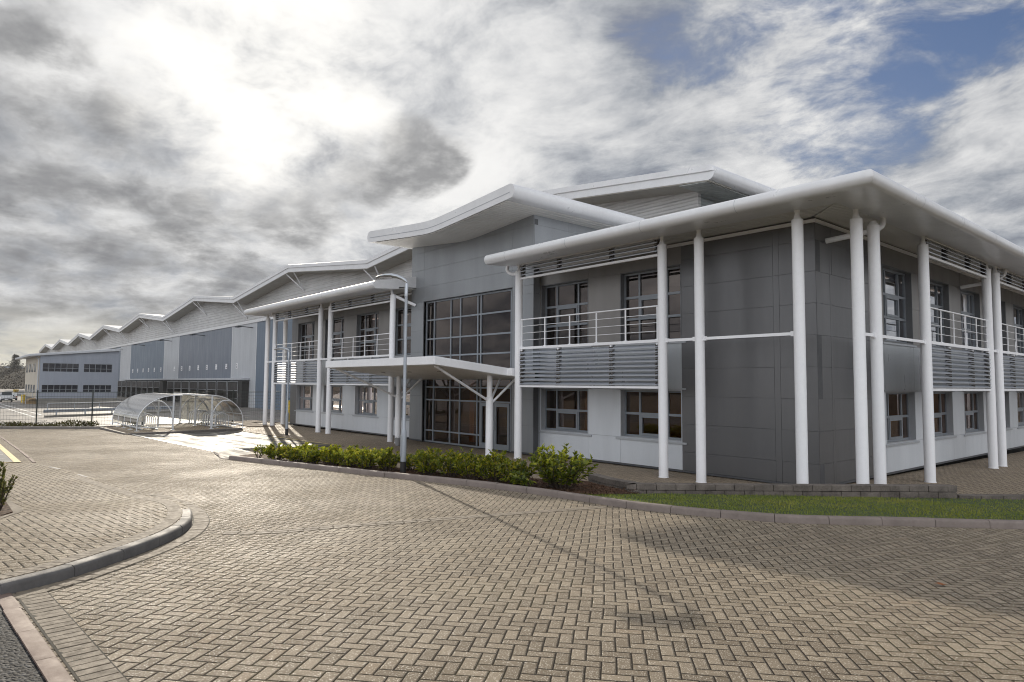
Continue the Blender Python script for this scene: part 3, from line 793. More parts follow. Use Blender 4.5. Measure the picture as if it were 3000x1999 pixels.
NAMES = {'whitepanel': 'lower_cladding', 'silver': 'spandrel_panel', 'dark': 'dark_cladding', 'mid': 'upper_cladding', 'tower': 'tower_cladding', 'plinth': 'base_flashing'}
def facade(mp, us, zs, holes, matfn, gap=.0032, depth=.26, extra=None):
    backing = MB(); clads = {}
    us = sorted(set(us)); zs = sorted(set(zs))
    for a, b in zip(us, us[1:]):
        for c, d in zip(zs, zs[1:]):
            um, zm = (a+b)/2, (c+d)/2
            if any(h[0] < um < h[1] and h[2] < zm < h[3] for h in holes): continue
            ubox(backing, mp, a, b, -depth, -.031, c, d)
            mt = matfn(um, zm)
            if mt == 'plinth': mt += '@%d' % (um > -14)
            ubox(clads.setdefault(mt, MB()), mp, a+gap, b-gap, -.03, rnd.uniform(-.002, .002), c+gap, d-gap)
    if extra: extra(clads, backing)
    for k, mb in clads.items(): mb.build(NAMES[k.split('@')[0]], k.split('@')[0], OB)
    backing.build('wall', 'plinth', OB)

ZLO, ZUP = (.84, 2.29), (3.68, 5.86)
WR = [(-10.72, -8.50), (-7.17, -4.93)]
MIR = -29.22
WLEFT = [(-20.70, -18.48+.0), (-24.27, -22.05), (-27.84, -25.62), (-31.41, -29.19)]
WB = [(5.27+3.36*k, 7.47+3.36*k) for k in range(10)]
def holes_of(ws): return [(a, b, *z) for a, b in ws for z in (ZLO, ZUP)]
def wallmat(dark):
    def f(u, z):
        if z < .06: return 'plinth'
        if dark(u): return 'dark'
        if z < 2.31: return 'whitepanel'
        if z < 3.64: return 'silver'
        return 'mid'
    return f
ZW = [0, .06, .84, 2.29, 2.32, 3.62, 3.68, 4.75, 5.86, 6.5]
ZD = [0, .06, .57, 1.34, 2.11, 2.88, 3.65, 4.42, 5.19, 5.96, 6.5]
facade(mapA, [-10.78] + [v for w in WR for v in w], ZW, holes_of(WR), wallmat(lambda u: False))
facade(mapA, [-4.93, -4.42, -2.18], ZD, [], wallmat(lambda u: True)); facade(mapA, [-2.18, -2.02], [0, .06, 5.19, 6.5], [], wallmat(lambda u: True)); facade(mapA, [-2.02, XB], ZD, [], wallmat(lambda u: True))
facade(mapA, [-32.3, -31.41] , ZD, [], wallmat(lambda u: True))
facade(mapA, [v for w in WLEFT for v in w][0:0] + sorted(v for w in WLEFT for v in w), ZW, holes_of(WLEFT), wallmat(lambda u: False))
facade(mapB, [YA+.033, 1.98], ZD, [], wallmat(lambda u: True)); facade(mapB, [1.98, 2.10], [0, .06, 5.19, 6.5], [], wallmat(lambda u: True)); facade(mapB, [2.10, 3.6, 5.17], ZD, [], wallmat(lambda u: True))
WMB = wallmat(lambda u: False)
facade(mapB, [5.17] + [v for w in WB for v in w] + [40], ZW, holes_of(WB), WMB)
facade(lambda u, d, z: (-32.3-d, u, z), [YA+.034, 3.2, 5.4, 8.5], ZD, [], wallmat(lambda u: True))
# entrance tower
def roofz(x):                                         # underside of the butterfly roof
    return 8.055+.088*(math.sqrt((x+14.66)**2+.30)-.35)
def towertop(clads, backing):
    for a, b in ((TX0, G0), (G0, -15.2), (-15.2, -14.1), (-14.1, G1), (G1, TX1)):
        clads['tower'].hexa([(a+.0045,YT,8.0045),(b-.0045,YT,8.0045),(b-.0045,YT+.03,8.0045),(a+.0045,YT+.03,8.0045),(a+.0045,YT,roofz(a)+.16),(b-.0045,YT,roofz(b)+.16),(b-.0045,YT+.03,roofz(b)+.16),(a+.0045,YT+.03,roofz(a)+.16)])
        backing.box(a, b, YT+.031, YT+.2, 7.99, 8.2)
TX0, TX1, G0, G1, GZ1 = -18.66, -10.78, -17.68, -11.92, 5.88
ZT = [0, .06, .98, 1.9, 2.82, 3.74, 4.66, 5.58, GZ1, 6.5, 7.25, 8.0]
tm = lambda u, z: 'plinth' if z < .06 else 'tower'
facade(mapT, [TX0, G0, G1, TX1], ZT, [(G0, G1, 0, GZ1)], tm, extra=towertop)
facade(lambda u, d, z: (TX1+d, u, z), [YT+.034, 2.6, 4.3, 6.0, 7.7, 9.4, 11, 13], [6.3, 7.25, 8.0, 8.5], [], tm)
facade(lambda u, d, z: (TX1+d, u, z), [YT+.034, YA-.001], [0, .06, .98, 1.9, 2.82, 3.74, 4.66, 5.58, 6.3], [], tm)
facade(lambda u, d, z: (TX0-d, u, z), [YT+.034, 2.6, 4.3, 6.0, 7.7, 9.4, 11, 13], [0, 1.9, 3.74, 5.58, 6.5, 7.25, 8.0, 8.5], [], tm)
def window(mp, u0, u1, z0, z1, tall, gm, lin='reveal', dd=0.0):
    w = MB(); t = .03                                 # lining of the opening
    ubox(w, mp, u0, u0+t, -.245, .004, z0, z1); ubox(w, mp, u1-t, u1, -.245, .004, z0, z1)
    ubox(w, mp, u0+t, u1-t, -.245, .004, z1-t, z1); ubox(w, mp, u0+t, u1-t, -.245, .004, z0, z0+t)
    wo = w.build('window', lin, OB)
    f = MB(); a, b, c, d = u0+t, u1-t, z0+t, z1-t; W = b-a; fr = .055; d0, d1 = -.235, -.165
    ubox(f, mp, a, a+fr, d0, d1, c, d); ubox(f, mp, b-fr, b, d0, d1, c, d)
    m1, m2 = a+W*.27, a+W*.735
    trs = [z0+1.40, z0+.74] if tall else [z0+.72]
    ubox(f, mp, a+fr, b-fr, d0, d1, d-fr, d); ubox(f, mp, a+fr, b-fr, d0, d1, c, c+fr)
    for m in (m1, m2): ubox(f, mp, m-.03, m+.03, d0, d1+.004, c+fr, d-fr)
    for z in trs:
        for p, q in ((a+fr, m1-.03), (m1+.03, m2-.03), (m2+.03, b-fr)): ubox(f, mp, p, q, d0, d1+.002, z-.035, z+.035)
    e0, e1 = (trs[1]+.035, trs[0]-.035) if tall else (c+fr, trs[0]-.035)     # opening light: heavier sash
    p, q = m1+.03, m2-.03; s = .06
    ubox(f, mp, p, p+s, d0+.01, d1+.02, e0, e1); ubox(f, mp, q-s, q, d0+.01, d1+.02, e0, e1)
    ubox(f, mp, p+s, q-s, d0+.01, d1+.02, e1-s*1.3, e1); ubox(f, mp, p+s, q-s, d0+.01, d1+.02, e0, e0+s)
    f.build('frame', 'frame', wo)
    g = MB(); g.quad(mp(a+.02,-.2,c+.02), mp(b-.02,-.2,c+.02), mp(b-.02,-.2,d-.02), mp(a+.02,-.2,d-.02)); g.build('pane', gm, wo)
    s = MB(); ubox(s, mp, u0-.16, u1+.16, .005, .038, z0-.07, z0-.015); s.build('sill', 'trim', wo)
    if not tall:
        h = MB(); ubox(h, mp, u0-.12, u1+.14, .005, .035, z1+.005, z1+.045); h.build('head_trim', 'trim', wo)
    return wo
for a, b in WR + WLEFT:
    window(mapA, a, b, *ZLO, False, 'glassL', 'trim'); window(mapA, a, b, *ZUP, True, 'glassA', 'reveal')
for a, b in WB[:8]:
    window(mapB, a, b, *ZLO, False, 'glassL', 'trim'); window(mapB, a, b, *ZUP, True, 'glassB', 'reveal')

# entrance glazing
d0, d1 = -.20, -.12
cw = MB(); ubox(cw, mapT, G0, G0+.07, d0, d1, .03, GZ1); ubox(cw, mapT, G1-.07, G1, d0, d1, .03, GZ1)
ubox(cw, mapT, G0+.07, G1-.07, d0, d1, GZ1-.07, GZ1); ubox(cw, mapT, G0+.07, G1-.07, d0, d1, 2.62, 3.0)
ubox(cw, mapT, G0+.07, -13.86, d0, d1, .0, .06)
mus = [-17.05, -15.86, -15.21, -14.08, -13.88, -12.1]
for x in mus: ubox(cw, mapT, x-.03, x+.03, d0, d1+.003, 3.0, GZ1-.07); ubox(cw, mapT, x-.03, x+.03, d0, d1+.003, .06 if x < -13.9 else 0, 2.62)
cols = [G0+.07] + mus + [G1-.07]
for p, q in zip([cols[0]]+[m+.03 for m in mus], [m-.03 for m in mus]+[cols[-1]]):
    for z in (5.08, 4.28, 3.56): ubox(cw, mapT, p, q, d0, d1+.001, z-.03, z+.03)
    for z in (2.27, 1.75): ubox(cw, mapT, p, q, d0, d1+.001, z-.03, z+.03)
    if q < -13.8 or p > -12.1: ubox(cw, mapT, p, q, d0, d1+.001, .45, .51)
cwo = cw.build('glazed_screen', 'frame', OB)
g = MB()
for z0, z1, gm in ((.03, 2.64, 'glassL'), (2.98, GZ1-.04, 'glassA')):
    g = MB(); g.quad(mapT(G0+.03,-.16,z0), mapT(G1-.03,-.16,z0), mapT(G1-.03,-.16,z1), mapT(G0+.03,-.16,z1)); g.build('pane', gm, cwo)
jb = MB(); ubox(jb, mapT, G0-.02, G0, -.3, .006, 0, GZ1+.02); ubox(jb, mapT, G1, G1+.02, -.3, .006, 0, GZ1+.02); ubox(jb, mapT, G0, G1, -.3, .006, GZ1, GZ1+.02)
jb.build('jamb_lining', 'reveal', cwo)
for p, q, hx in ((-13.83, -13.0, -13.07), (-12.98, -12.14, -12.91)):
    db = MB(); e0, e1 = -.135, -.085; s = .10
    ubox(db, mapT, p, p+s, e0, e1, .02, 1.71); ubox(db, mapT, q-s, q, e0, e1, .02, 1.71); ubox(db, mapT, p+s, q-s, e0, e1, .02, .22); ubox(db, mapT, p+s, q-s, e0, e1, 1.58, 1.71)
    do = db.build('door', 'frame', OB)
    h = MB(); h.path([mapT(hx,-.085,.72), mapT(hx,-.02,.74), mapT(hx,-.02,1.08), mapT(hx,-.085,1.10)], .014, 8); h.build('handle', 'galv', do, smooth=40)

# rooms behind the glass
rm = MB()
rm.box(-32.0, -18.8, 1.5, 8.2, -.05, .01, 1); rm.box(-10.6, -1.4, 1.5, 8.2, -.05, .01, 1); rm.box(-7.5, -1.4, 8.2, 40, -.05, .01, 1); rm.box(-18.5, -10.8, 1.15, 9, -.05, .01, 1)
for z0, z1 in ((2.72, 3.4), (6.15, 6.4)):
    rm.box(-32.0, -18.8, 1.5, 8.2, z0, z1); rm.box(-10.6, -1.4, 1.5, 8.2, z0, z1); rm.box(-7.5, -1.4, 8.2, 40, z0, z1)
rm.box(-32.0, -18.8, 6.5, 6.7, 0, 6.4); rm.box(-10.6, -6.6, 6.5, 6.7, 0, 6.4); rm.box(-6.8, -6.6, 6.7, 40, 0, 6.4)
rm.box(-18.4, -11.06, 7.2, 7.4, 0, 8); rm.box(-18.4, -11.06, 3.2, 7.2, 2.7, 3.1); rm.box(-18.38, -18.3, 1.2, 9, 0, 8); rm.box(-11.14, -11.06, 1.2, 9, 0, 8)
for x in (-29.5, -24.8, -22.0): rm.box(x-.06, x+.06, 3.0, 6.5, 0, 6.2)
for y in (9.6, 18, 26): rm.box(-6.6, -3.4, y-.06, y+.06, 0, 6.2)
rm.box(-5.4, -5.3, 3, 6.5, 0, 6.2)
for x in (-9.6, -16.2): rm.box(x-.16, x+.16, 2.4, 2.72, 0, 6.15)
rmo = rm.build('interior', ['room', 'carpet'], OB)
for z in (2.70, 6.13):
    sl = MB()
    for k in range(5):
        for dy in (2.6, 4.4): sl.box(-31+k*2.5, -29.7+k*2.5, dy, dy+.10, z-.02, z)
    for k in range(12):
        for dx in (-2.6, -4.2): sl.box(dx-.10, dx, 3.4+k*2.6, 4.7+k*2.6, z-.02, z)
    sl.build('strip_lights', 'striplight', OB)

# roofs over the wings
def eave_loop(corner):
    a = [(1.02+.165*math.sin(t), 6.5+.165*math.cos(t)) for t in [math.pi*k/12 for k in range(13)]]
    return a + [(-.04, 6.415), (-.04, 6.50), (-1.25, 6.57), (-1.25, 7.10)]
EL = eave_loop(0)
def lipA(x): return [(x, -o, z) for o, z in EL]
def lipB(y): return [(o, y, z) for o, z in EL]
mb = MB(); mb.sweep([lipA(-10.92), [(o, -o, z) for o, z in EL], lipB(44)])
mb.build('roof', 'roofwhite', OB, smooth=38)
XL = -32.42
mb = MB(); mb.sweep([lipA(-18.3), [(XL-o, -o, z) for o, z in EL], [(XL-o, 9, z) for o, z in EL]])
mb.build('roof', 'roofwhite', OB, smooth=38)
for bx in ((-10.9, -1.25, 1.25, 9.5, 6.6, 7.08), (-9, -1.25, 9.5, 44, 6.6, 7.08), (XL, -18.7, 1.25, 9, 6.6, 7.08)):
    MB().box(*bx).build('roof_deck', 'roofwhite', OB)
mb = MB()
arc = [(1.02+.1675*math.sin(t), 6.5+.1675*math.cos(t)) for t in [math.pi*k/10 for k in range(11)]]
for x in (-9.9, -7.2, -4.5, -1.8, -20.5, -23.2, -25.9, -28.6, -31.3):
    mb.sweep([[(x-.006, -o, z) for o, z in arc], [(x+.006, -o, z) for o, z in arc]], close=False, caps=False)
for y in (1.6, 4.3, 7, 9.7, 12.4, 15.1):
    mb.sweep([[(o, y-.006, z) for o, z in arc], [(o, y+.006, z) for o, z in arc]], close=False, caps=False)
mb.build('eaves_joint', 'trim', OB, fix=False)
mb = MB()
mb.hexa([(-10.9,.045,6.44),(-.045,.045,6.44),(1.2-2.4,1.2,6.5),(-10.9,1.2,6.5),(-10.9,.045,6.46),(-.045,.045,6.46),(1.2-2.4,1.2,6.52),(-10.9,1.2,6.52)])
mb.build('soffit', 'ribsoff', OB); mb = MB()
mb.hexa([(XL+.045,.045,6.44),(-18.32,.045,6.44),(-18.32,1.2,6.5),(XL+1.2,1.2,6.5),(XL+.045,.045,6.46),(-18.32,.045,6.46),(-18.32,1.2,6.52),(XL+1.2,1.2,6.52)])
mb.build('soffit', 'ribsoff', OB)
mb = MB(); mb.hexa([(-.045,.055,6.44),(-.045,44,6.44),(-1.09,44,6.5),(-1.09,1.21,6.5),(-.045,.055,6.46),(-.045,44,6.46),(-1.09,44,6.52),(-1.09,1.21,6.52)])
mb.build('soffit', 'ribsoffy', OB)
for bx in ((-10.78, XB+.05, YA-.05, YA-.004, 6.37, 6.45), (XB+.004, XB+.05, YA-.004, 40, 6.37, 6.45), (-32.3, -18.66, YA-.05, YA-.004, 6.37, 6.45)):
    MB().box(*bx).build('eaves_trim', 'white', OB)

# butterfly roof of the tower
XV = -14.66; top = []; bot = []
for k in range(-24, 25):
    x = XV + k*(4.62/24); top.append((x, roofz(x)+.48)); bot.append((x, roofz(x)))
def tip(side):
    (x0, zt), (_, zb) = (top[-1], bot[-1]) if side > 0 else (top[0], bot[0])
    zc, r = (zt+zb)/2, (zt-zb)/2
    return [(x0+side*r*.95*math.sin(t), zc+r*math.cos(t)) for t in [math.pi*q/10 for q in range(1, 10)]]
prof = top + tip(1) + bot[::-1] + tip(-1)[::-1]
YR0, YR1 = -.85, 13.0
mb = MB(); mb.sweep([[(x, YR0, z) for x, z in prof], [(x, YR1, z) for x, z in prof]])
tro = mb.build('tower_roof', 'roofwhite', OB, smooth=38)
mb = MB()
fl = [(x, z+.20) for x, z in bot]
mb.sweep([[(x, YR0-.006, z-.012), (x, YR0-.006, z+.012), (x, YR0+.01, z+.012), (x, YR0+.01, z-.012)] for x, z in fl])
mb.build('fascia_groove', 'trim', tro)
mb = MB()
for (x0, z0), (x1, z1) in zip(bot[2:-2], bot[3:-1]): mb.hexa([(x0,YR0+.05,z0-.03),(x1,YR0+.05,z1-.03),(x1,YR1,z1-.03),(x0,YR1,z0-.03),(x0,YR0+.05,z0-.012),(x1,YR0+.05,z1-.012),(x1,YR1,z1-.012),(x0,YR1,z0-.012)])
mb.build('tower_soffit', 'ribsoff', tro)

# columns, caps and ties
def column(x, y, zb, cap=True, r=.125, ztop=6.2):
    mb = MB(); mb.lathe((x, y, 0), [(r+.012, zb-.02), (r+.012, zb+.012), (r, zb+.016), (r, ztop-.012), (r-.012, ztop)], 28)
    o = mb.build('column', 'white', OB, smooth=40)
    if cap:
        c = MB(); c.lathe((x, y, 0), [(.085, ztop+.001), (.05, ztop+.13), (.052, ztop+.17), (.07, 6.425)], 16); c.build('column_head', 'white', o, smooth=40)
    return o
CA = [-10.52, -4.67, -3.52, -.92, -18.70, -24.62, -25.75, -31.76, -32.90]
CB = [.90, 1.85, 5.07, 10.67, 11.66, 17.3, 18.3, 24, 25]
for x in CA: column(x, 0, pz(x, 0), x != -18.70)
for y in CB: column(0, y, pz(0, y), y != 1.85, .13)
column(-33.5, 1.3, -.07); column(-33.5, 2.4, -.07)
for a, b in ((-4.67, -3.52), (-3.52, -.92), (-32.9, -31.76), (-25.75, -24.62)):
    ties = MB(); ubox(ties, mapLA, a+.11, b-.11, -.025, .025, 3.565, 3.635); ubox(ties, mapLA, a+.11, a+.19, -.04, .04, 3.545, 3.655); ubox(ties, mapLA, b-.19, b-.11, -.04, .04, 3.545, 3.655); ties.build('tie_beam', 'white', OB)
for a, b in ((.9, 1.85), (1.85, 5.07), (10.67, 11.66), (17.3, 18.3)):
    ties = MB(); ubox(ties, mapLB, a+.11, b-.11, -.025, .025, 3.565, 3.635); ubox(ties, mapLB, a+.11, a+.19, -.04, .04, 3.545, 3.655); ubox(ties, mapLB, b-.19, b-.11, -.04, .04, 3.545, 3.655); ties.build('tie_beam', 'white', OB)

def bay(mp, a, b):
    """louvred screen, railing and high level louvres between two columns"""
    u0, u1 = a+.12, b-.12; W = u1-u0
    br = [u0+.05, u0+W*.315, u0+W*.70, u1-.05]
    def blades(n, z0, z1, nm):
        m = MB()
        for k in range(n):
            z = z0+(z1-z0)*k/(n-1); c = .062; dz = .036
            m.hexa([mp(u0+.01, c, z-dz), mp(u1-.01, c, z-dz), mp(u1-.01, -c, z+dz), mp(u0+.01, -c, z+dz),
                    mp(u0+.01, c+.004, z-dz+.026), mp(u1-.01, c+.004, z-dz+.026), mp(u1-.01, -c+.004, z+dz+.012), mp(u0+.01, -c+.004, z+dz+.012)])
        o = m.build(nm, 'louvre', OB)
        for u in br:
            bm_ = MB()
            for k in range(n):
                z = z0+(z1-z0)*k/(n-1)
                for du in (-.04, .04): ubox(bm_, mp, u+du-.018, u+du+.018, -.075, .035, z-.05, z+.05)
            bm_.build('bracket', 'bracket', o)
        pm = MB()
        for u in br: ubox(pm, mp, u-.05, u+.05, -.10, -.076, z0-.09, z1+.11)
        pm.build('bracket_post', 'trim', o)
        return o
    blades(9, 2.44, 3.46, 'louvre_screen')
    blades(3, 6.06, 6.30, 'upper_louvre')
    fr = MB()
    ubox(fr, mp, u0-.03, u1+.03, -.04, .04, 2.32, 2.385); ubox(fr, mp, u0-.03, u1+.03, -.045, .045, 3.565, 3.645)
    ubox(fr, mp, u0-.02, u1+.02, -.04, .04, 5.90, 5.965); ubox(fr, mp, u0-.02, u1+.02, -.04, .04, 6.385, 6.43)
    for u in br: ubox(fr, mp, u-.03, u+.03, -.03, .03, 3.5, 3.56)
    fr.build('screen_frame', 'white', OB)
    rl = MB()
    rl.path([mp(u0, 0, 4.55), mp(u1, 0, 4.55)], .022, 10)
    for z in (4.33, 4.10, 3.87): rl.path([mp(u0, 0, z), mp(u1, 0, z)], .009, 8)
    ro = rl.build('railing', 'white', OB, smooth=40)
    for k in range(6):
        u = u0+.05+(W-.1)*k/5; p = MB(); ubox(p, mp, u-.02, u+.02, -.012, .012, 3.646, 4.53); ubox(p, mp, u-.05, u+.05, -.03, .03, 3.646, 3.66); p.build('post', 'white', ro)
bay(mapLA, -10.52, -4.67); bay(mapLA, -24.62, -18.70); bay(mapLA, -31.76, -25.75)
bay(mapLB, 5.07, 10.67); bay(mapLB, 11.66, 17.3); bay(mapLB, 18.3, 24)

# rain pipes
def pipe(pts, r=.06):
    P = [Vector(p) for p in pts]; out = []
    for i in range(len(P)-1):
        for k in range(5):
            t = k/5; p0 = P[max(i-1, 0)]; p1 = P[i]; p2 = P[i+1]; p3 = P[min(i+2, len(P)-1)]
            out.append(.5*((2*p1)+(p2-p0)*t+(2*p0-5*p1+4*p2-p3)*t*t+(3*p1-p0-3*p2+p3)*t**3))
    out.append(P[-1]); mb = MB(); mb.path(out, r, 14); return mb.build('rain_pipe', 'white', OB, smooth=45)
pipe([(-10.98,-.12,6.42),(-10.98,-.12,6.26),(-10.86,-.06,6.15),(-10.66,0,6.13),(-10.52,0,6.16)])
pipe([(-18.82,0,6.43),(-18.80,.02,6.25),(-18.72,.1,6.16)], .065); pipe([(-18.70,0,6.18),(-18.55,.35,6.02),(-18.30,.88,5.78)], .065)
pipe([(-31.9,-.1,6.42),(-31.9,-.1,6.27),(-31.82,-.04,6.18),(-31.76,0,6.15)])
pipe([(.12,2.12,6.42),(.10,2.10,6.22),(.0,1.93,6.10),(-.25,1.86,6.06),(-1.06,1.74,5.98)], .065)
mb = MB(); mb.lathe((0, 1.85, 0), [(.12, 6.2), (.075, 6.26), (.07, 6.30)], 18); mb.build('pipe_collar', 'white', OB, smooth=40)
pipe([(.1,12.4,6.42),(.08,12.35,6.2),(-.2,12.2,6.0),(-1.06,11.9,5.85)], .06)

# entrance canopy
cy0, cy1 = -3.13, -.18
czt = lambda y: 3.26-.1034*(y-cy0)
poly = [(-18.42,cy0),(-10.86,cy0),(-10.86,cy1),(-10.66,cy1),(-10.66,.88),(-18.56,.88),(-18.56,cy1),(-18.42,cy1)]
mb = MB(); n = len(poly)
v = [(x, y, czt(y)-.26) for x, y in poly]+[(x, y, czt(y)) for x, y in poly]
mb.add(v, [tuple(range(n))[::-1], tuple(range(n, 2*n))]+[(i, (i+1) % n, n+(i+1) % n, n+i) for i in range(n)])
cno = mb.build('canopy', 'white', OB, bevel=.012)
mb = MB(); mb.hexa([(-18.3,cy0+.12,czt(cy0+.12)-.268),(-10.98,cy0+.12,czt(cy0+.12)-.268),(-10.98,.85,czt(.85)-.268),(-18.3,.85,czt(.85)-.268),(-18.3,cy0+.12,czt(cy0+.12)-.262),(-10.98,cy0+.12,czt(cy0+.12)-.262),(-10.98,.85,czt(.85)-.262),(-18.3,.85,czt(.85)-.262)])
mb.build('canopy_soffit', 'soffit', cno)
for x in (-16.6, -14.7, -12.8):
    mb = MB(); mb.lathe((x, -1.6, czt(-1.6)-.285), [(.07, 0), (.09, .02)], 16); mb.build('downlight', 'lensgrey', cno)
for x in (-11.69, -17.63):
    mb = MB(); mb.lathe((x, -.28, 0), [(.14, -.02), (.14, .012), (.125, .016), (.125, 1.95), (.11, 1.97), (.095, 1.975), (.095, czt(-.28)-.262)], 24)
    mb.path([(x-.19, -.2, 0), (x-.19, -.2, czt(-.2)-.262)], .04, 10)
    co = mb.build('canopy_column', 'white', OB, smooth=40)
    s = 1 if x > -14.66 else -1
    for p, q in (((x, -.36, 1.86), (x+.45*s, -2.85, czt(-2.85)-.262)), ((x+.07, -.2, 1.80), (x+.42, .55, czt(.55)-.262)), ((x-.07, -.2, 1.80), (x-.42, .55, czt(.55)-.262))):
        m = MB(); m.path([p, q], .042, 12); m.build('strut', 'white', co, smooth=40)
# ------------------------------------------------------------------ warehouse behind (a bay module of 1.417 units, set out from one datum)
DX, DY, DZ, Q = -2.63, 6.14, -1.0, 1.417
def wq(x, y, z): return (DX+Q*x, DY+Q*y, DZ+Q*z)
def WBX(mb, x0, x1, y0, y1, z0, z1, mi=0):
    a = wq(x0, y0, z0); b = wq(x1, y1, z1); return mb.box(a[0], b[0], a[1], b[1], a[2], b[2], mi)
WH = thing('warehouse', 'huge warehouse with zigzag roof, blue and pale wall panels and loading docks', 'warehouse', wq(-100, 9.4, -.1))
YW, YF = 9.4, 8.0
pk = [-22.0-27.85*k for k in range(8)]
zig = [(-8.4, 11.12)]
for k, x in enumerate(pk): zig += [(x, 12.56), (x-13.92, 11.10)]
zat = lambda x: next(z0+(z1-z0)*(x-x0)/(x1-x0) for (x0, z0), (x1, z1) in zip(zig, zig[1:]) if x1-1e-6 <= x <= x0+1e-6)
# roof: folded plate with a deep fascia and bullnosed end
def sec(x, z, y0, y1): return [wq(x, y0, z-.62), wq(x, y0, z-.30), wq(x, y0-.06, z-.27), wq(x, y0-.06, z-.02), wq(x, y0, z), wq(x, y1, z), wq(x, y1, z-.62)]
mb = MB()
r = .30; end = []
for t in [math.pi*k/8 for k in range(1, 8)][::-1]:
    pass
secs = []
for t in (80, 60, 40, 20):
    c, s = math.cos(R(t)), math.sin(R(t)); x = -8.4+.28*s
    zc = 11.12-.31; hh = .31*c
    secs.append([wq(x, YF, zc-hh), wq(x, YF, zc+.01*c), wq(x, YF-.06*c, zc+.04*c), wq(x, YF-.06*c, zc+hh*.94), wq(x, YF, zc+hh), wq(x, 60, zc+hh), wq(x, 60, zc-hh)])
for x, z in zig: secs.append(sec(x, z, YF, 60))
mb.sweep(secs); wro = mb.build('roof', 'roofwhite', WH, smooth=30)
# soffit lining under the overhang
mb = MB()
for (x0, z0), (x1, z1) in zip(zig, zig[1:]): mb.hexa([wq(x0,YF+.02,z0-.66),wq(x1,YF+.02,z1-.66),wq(x1,YW+.3,z1-.66),wq(x0,YW+.3,z0-.66),wq(x0,YF+.02,z0-.625),wq(x1,YF+.02,z1-.625),wq(x1,YW+.3,z1-.625),wq(x0,YW+.3,z0-.625)])
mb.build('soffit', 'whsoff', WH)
# upper wall of profiled sheet
mb = MB(); XE = -9.8
edge = [(XE, zat(XE))]+[p for p in zig if p[0] < XE]
for (x0, z0), (x1, z1) in zip(edge, edge[1:]): mb.hexa([wq(x0,YW,8.42),wq(x1,YW,8.42),wq(x1,YW+.2,8.42),wq(x0,YW+.2,8.42),wq(x0,YW,z0-.5),wq(x1,YW,z1-.5),wq(x1,YW+.2,z1-.5),wq(x0,YW+.2,z0-.5)])
mb.build('upper_wall', 'ribwall', WH)
mb = MB(); WBX(mb, XE-.2, XE, YW+.2, 58, 6.0, 10.9); mb.build('end_wall', 'ribend', WH)
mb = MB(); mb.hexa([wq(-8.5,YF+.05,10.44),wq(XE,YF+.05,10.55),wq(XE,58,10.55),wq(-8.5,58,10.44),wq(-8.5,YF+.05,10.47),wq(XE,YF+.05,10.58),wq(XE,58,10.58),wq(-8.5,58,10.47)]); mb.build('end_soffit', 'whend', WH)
mb = MB(); WBX(mb, -230, XE, YW-.10, YW-.004, 8.40, 8.68); mb.build('band_flashing', 'roofwhite', WH)
# flat panels below
cuts = [(-9.8, -60.8, 'whblue'), (-60.8, -68.0, 'whwhite'), (-68.0, -88.7, 'whgrey'), (-88.7, -96.1, 'whwhite'), (-96.1, -117.2, 'whblue'), (-117.2, -124.9, 'whwhite'), (-124.9, -230, 'whblue')]
for x0, x1, m in cuts:
    mb = MB(); WBX(mb, x0, x1, YW, YW+.2, -.15, 8.41); mb.build('wall_panel', m, WH)
for x0, x1, m in cuts[1:]:
    mb = MB(); WBX(mb, x0-.06, x0+.06, YW-.02, YW-.002, -.15, 8.39); mb.build('panel_joint', 'roofwhite', WH)
# struts propping the overhang
for x, z in zig[1:12]:
    mb = MB()
    for s in (-.7, .9): mb.path([wq(x+s, YF+.12, zat(x+s)-.66), wq(x+.2, YW-.02, z-2.15)], .075, 8)
    mb.build('roof_strut', 'white', WH, smooth=40)
# dock shelters
mb = MB(); WBX(mb, -121, -62.3, 8.62, YW-.01, 2.66, 2.84); mb.build('dock_canopy', 'whwhite', WH)
def dock(x0, x1):
    m = MB(); y0, y1, zt = 8.7, YW-.012, 2.52; w = .17*(1)
    WBX(m, x0, x0+.2, y0, y1, -.1, zt); WBX(m, x1-.2, x1, y0, y1, -.1, zt); WBX(m, x0+.2, x1-.2, y0, y1, zt-.12, zt); WBX(m, x0+.2, x1-.2, y1-.05, y1, .75, zt-.12); WBX(m, x0+.2, x1-.2, y0+.3, y1, -.1, .72)
    o = m.build('dock_shelter', 'rubber', WH)
    m = MB(); WBX(m, x0+.22, x1-.22, y0-.01, y0+.02, 1.62, zt-.14); m.build('curtain', 'curtain', o)
    m = MB(); WBX(m, x0+.12, x0+.17, y0-.035, y0-.012, -.1, zt); WBX(m, x1-.17, x1-.12, y0-.035, y0-.012, -.1, zt); WBX(m, x0+.17, x1-.17, y0-.035, y0-.012, zt-.07, zt-.02); WBX(m, x0+.25, x1-.25, y0-.03, y0-.012, 1.56, 1.60); m.build('frame', 'trim', o)
    m = MB(); WBX(m, x0+.5, x0+.75, y0+.1, y0+.29, .35, .72); WBX(m, x1-.75, x1-.5, y0+.1, y0+.29, .35, .72); m.build('dock_bumper', 'rubber', o)
for k in range(8): dock(-66.75-3.45*k-.15, -63.55-3.45*k)
for k in range(8): dock(-98.1-3.5*k, -94.9-3.5*k)
for a, b in ((-63.5, -62.5), (-94.8, -93.1)):
    mb = MB(); WBX(mb, a, b, 8.7, YW-.012, -.1, 2.52); mb.build('dock_side_screen', 'rubber', WH)
for x, z in ((pk[1]-9, 11.6), (pk[2]-9, 11.6), (pk[3]-9, 11.6), (pk[4]-9, 11.6), (pk[5]-9, 11.6)):
    mb = MB(); a = wq(x, YF+1.2, zat(x)); mb.path([a, (a[0], a[1], a[2]+1.1)], .06, 6); mb.build('roof_anchor', 'galv', WH)
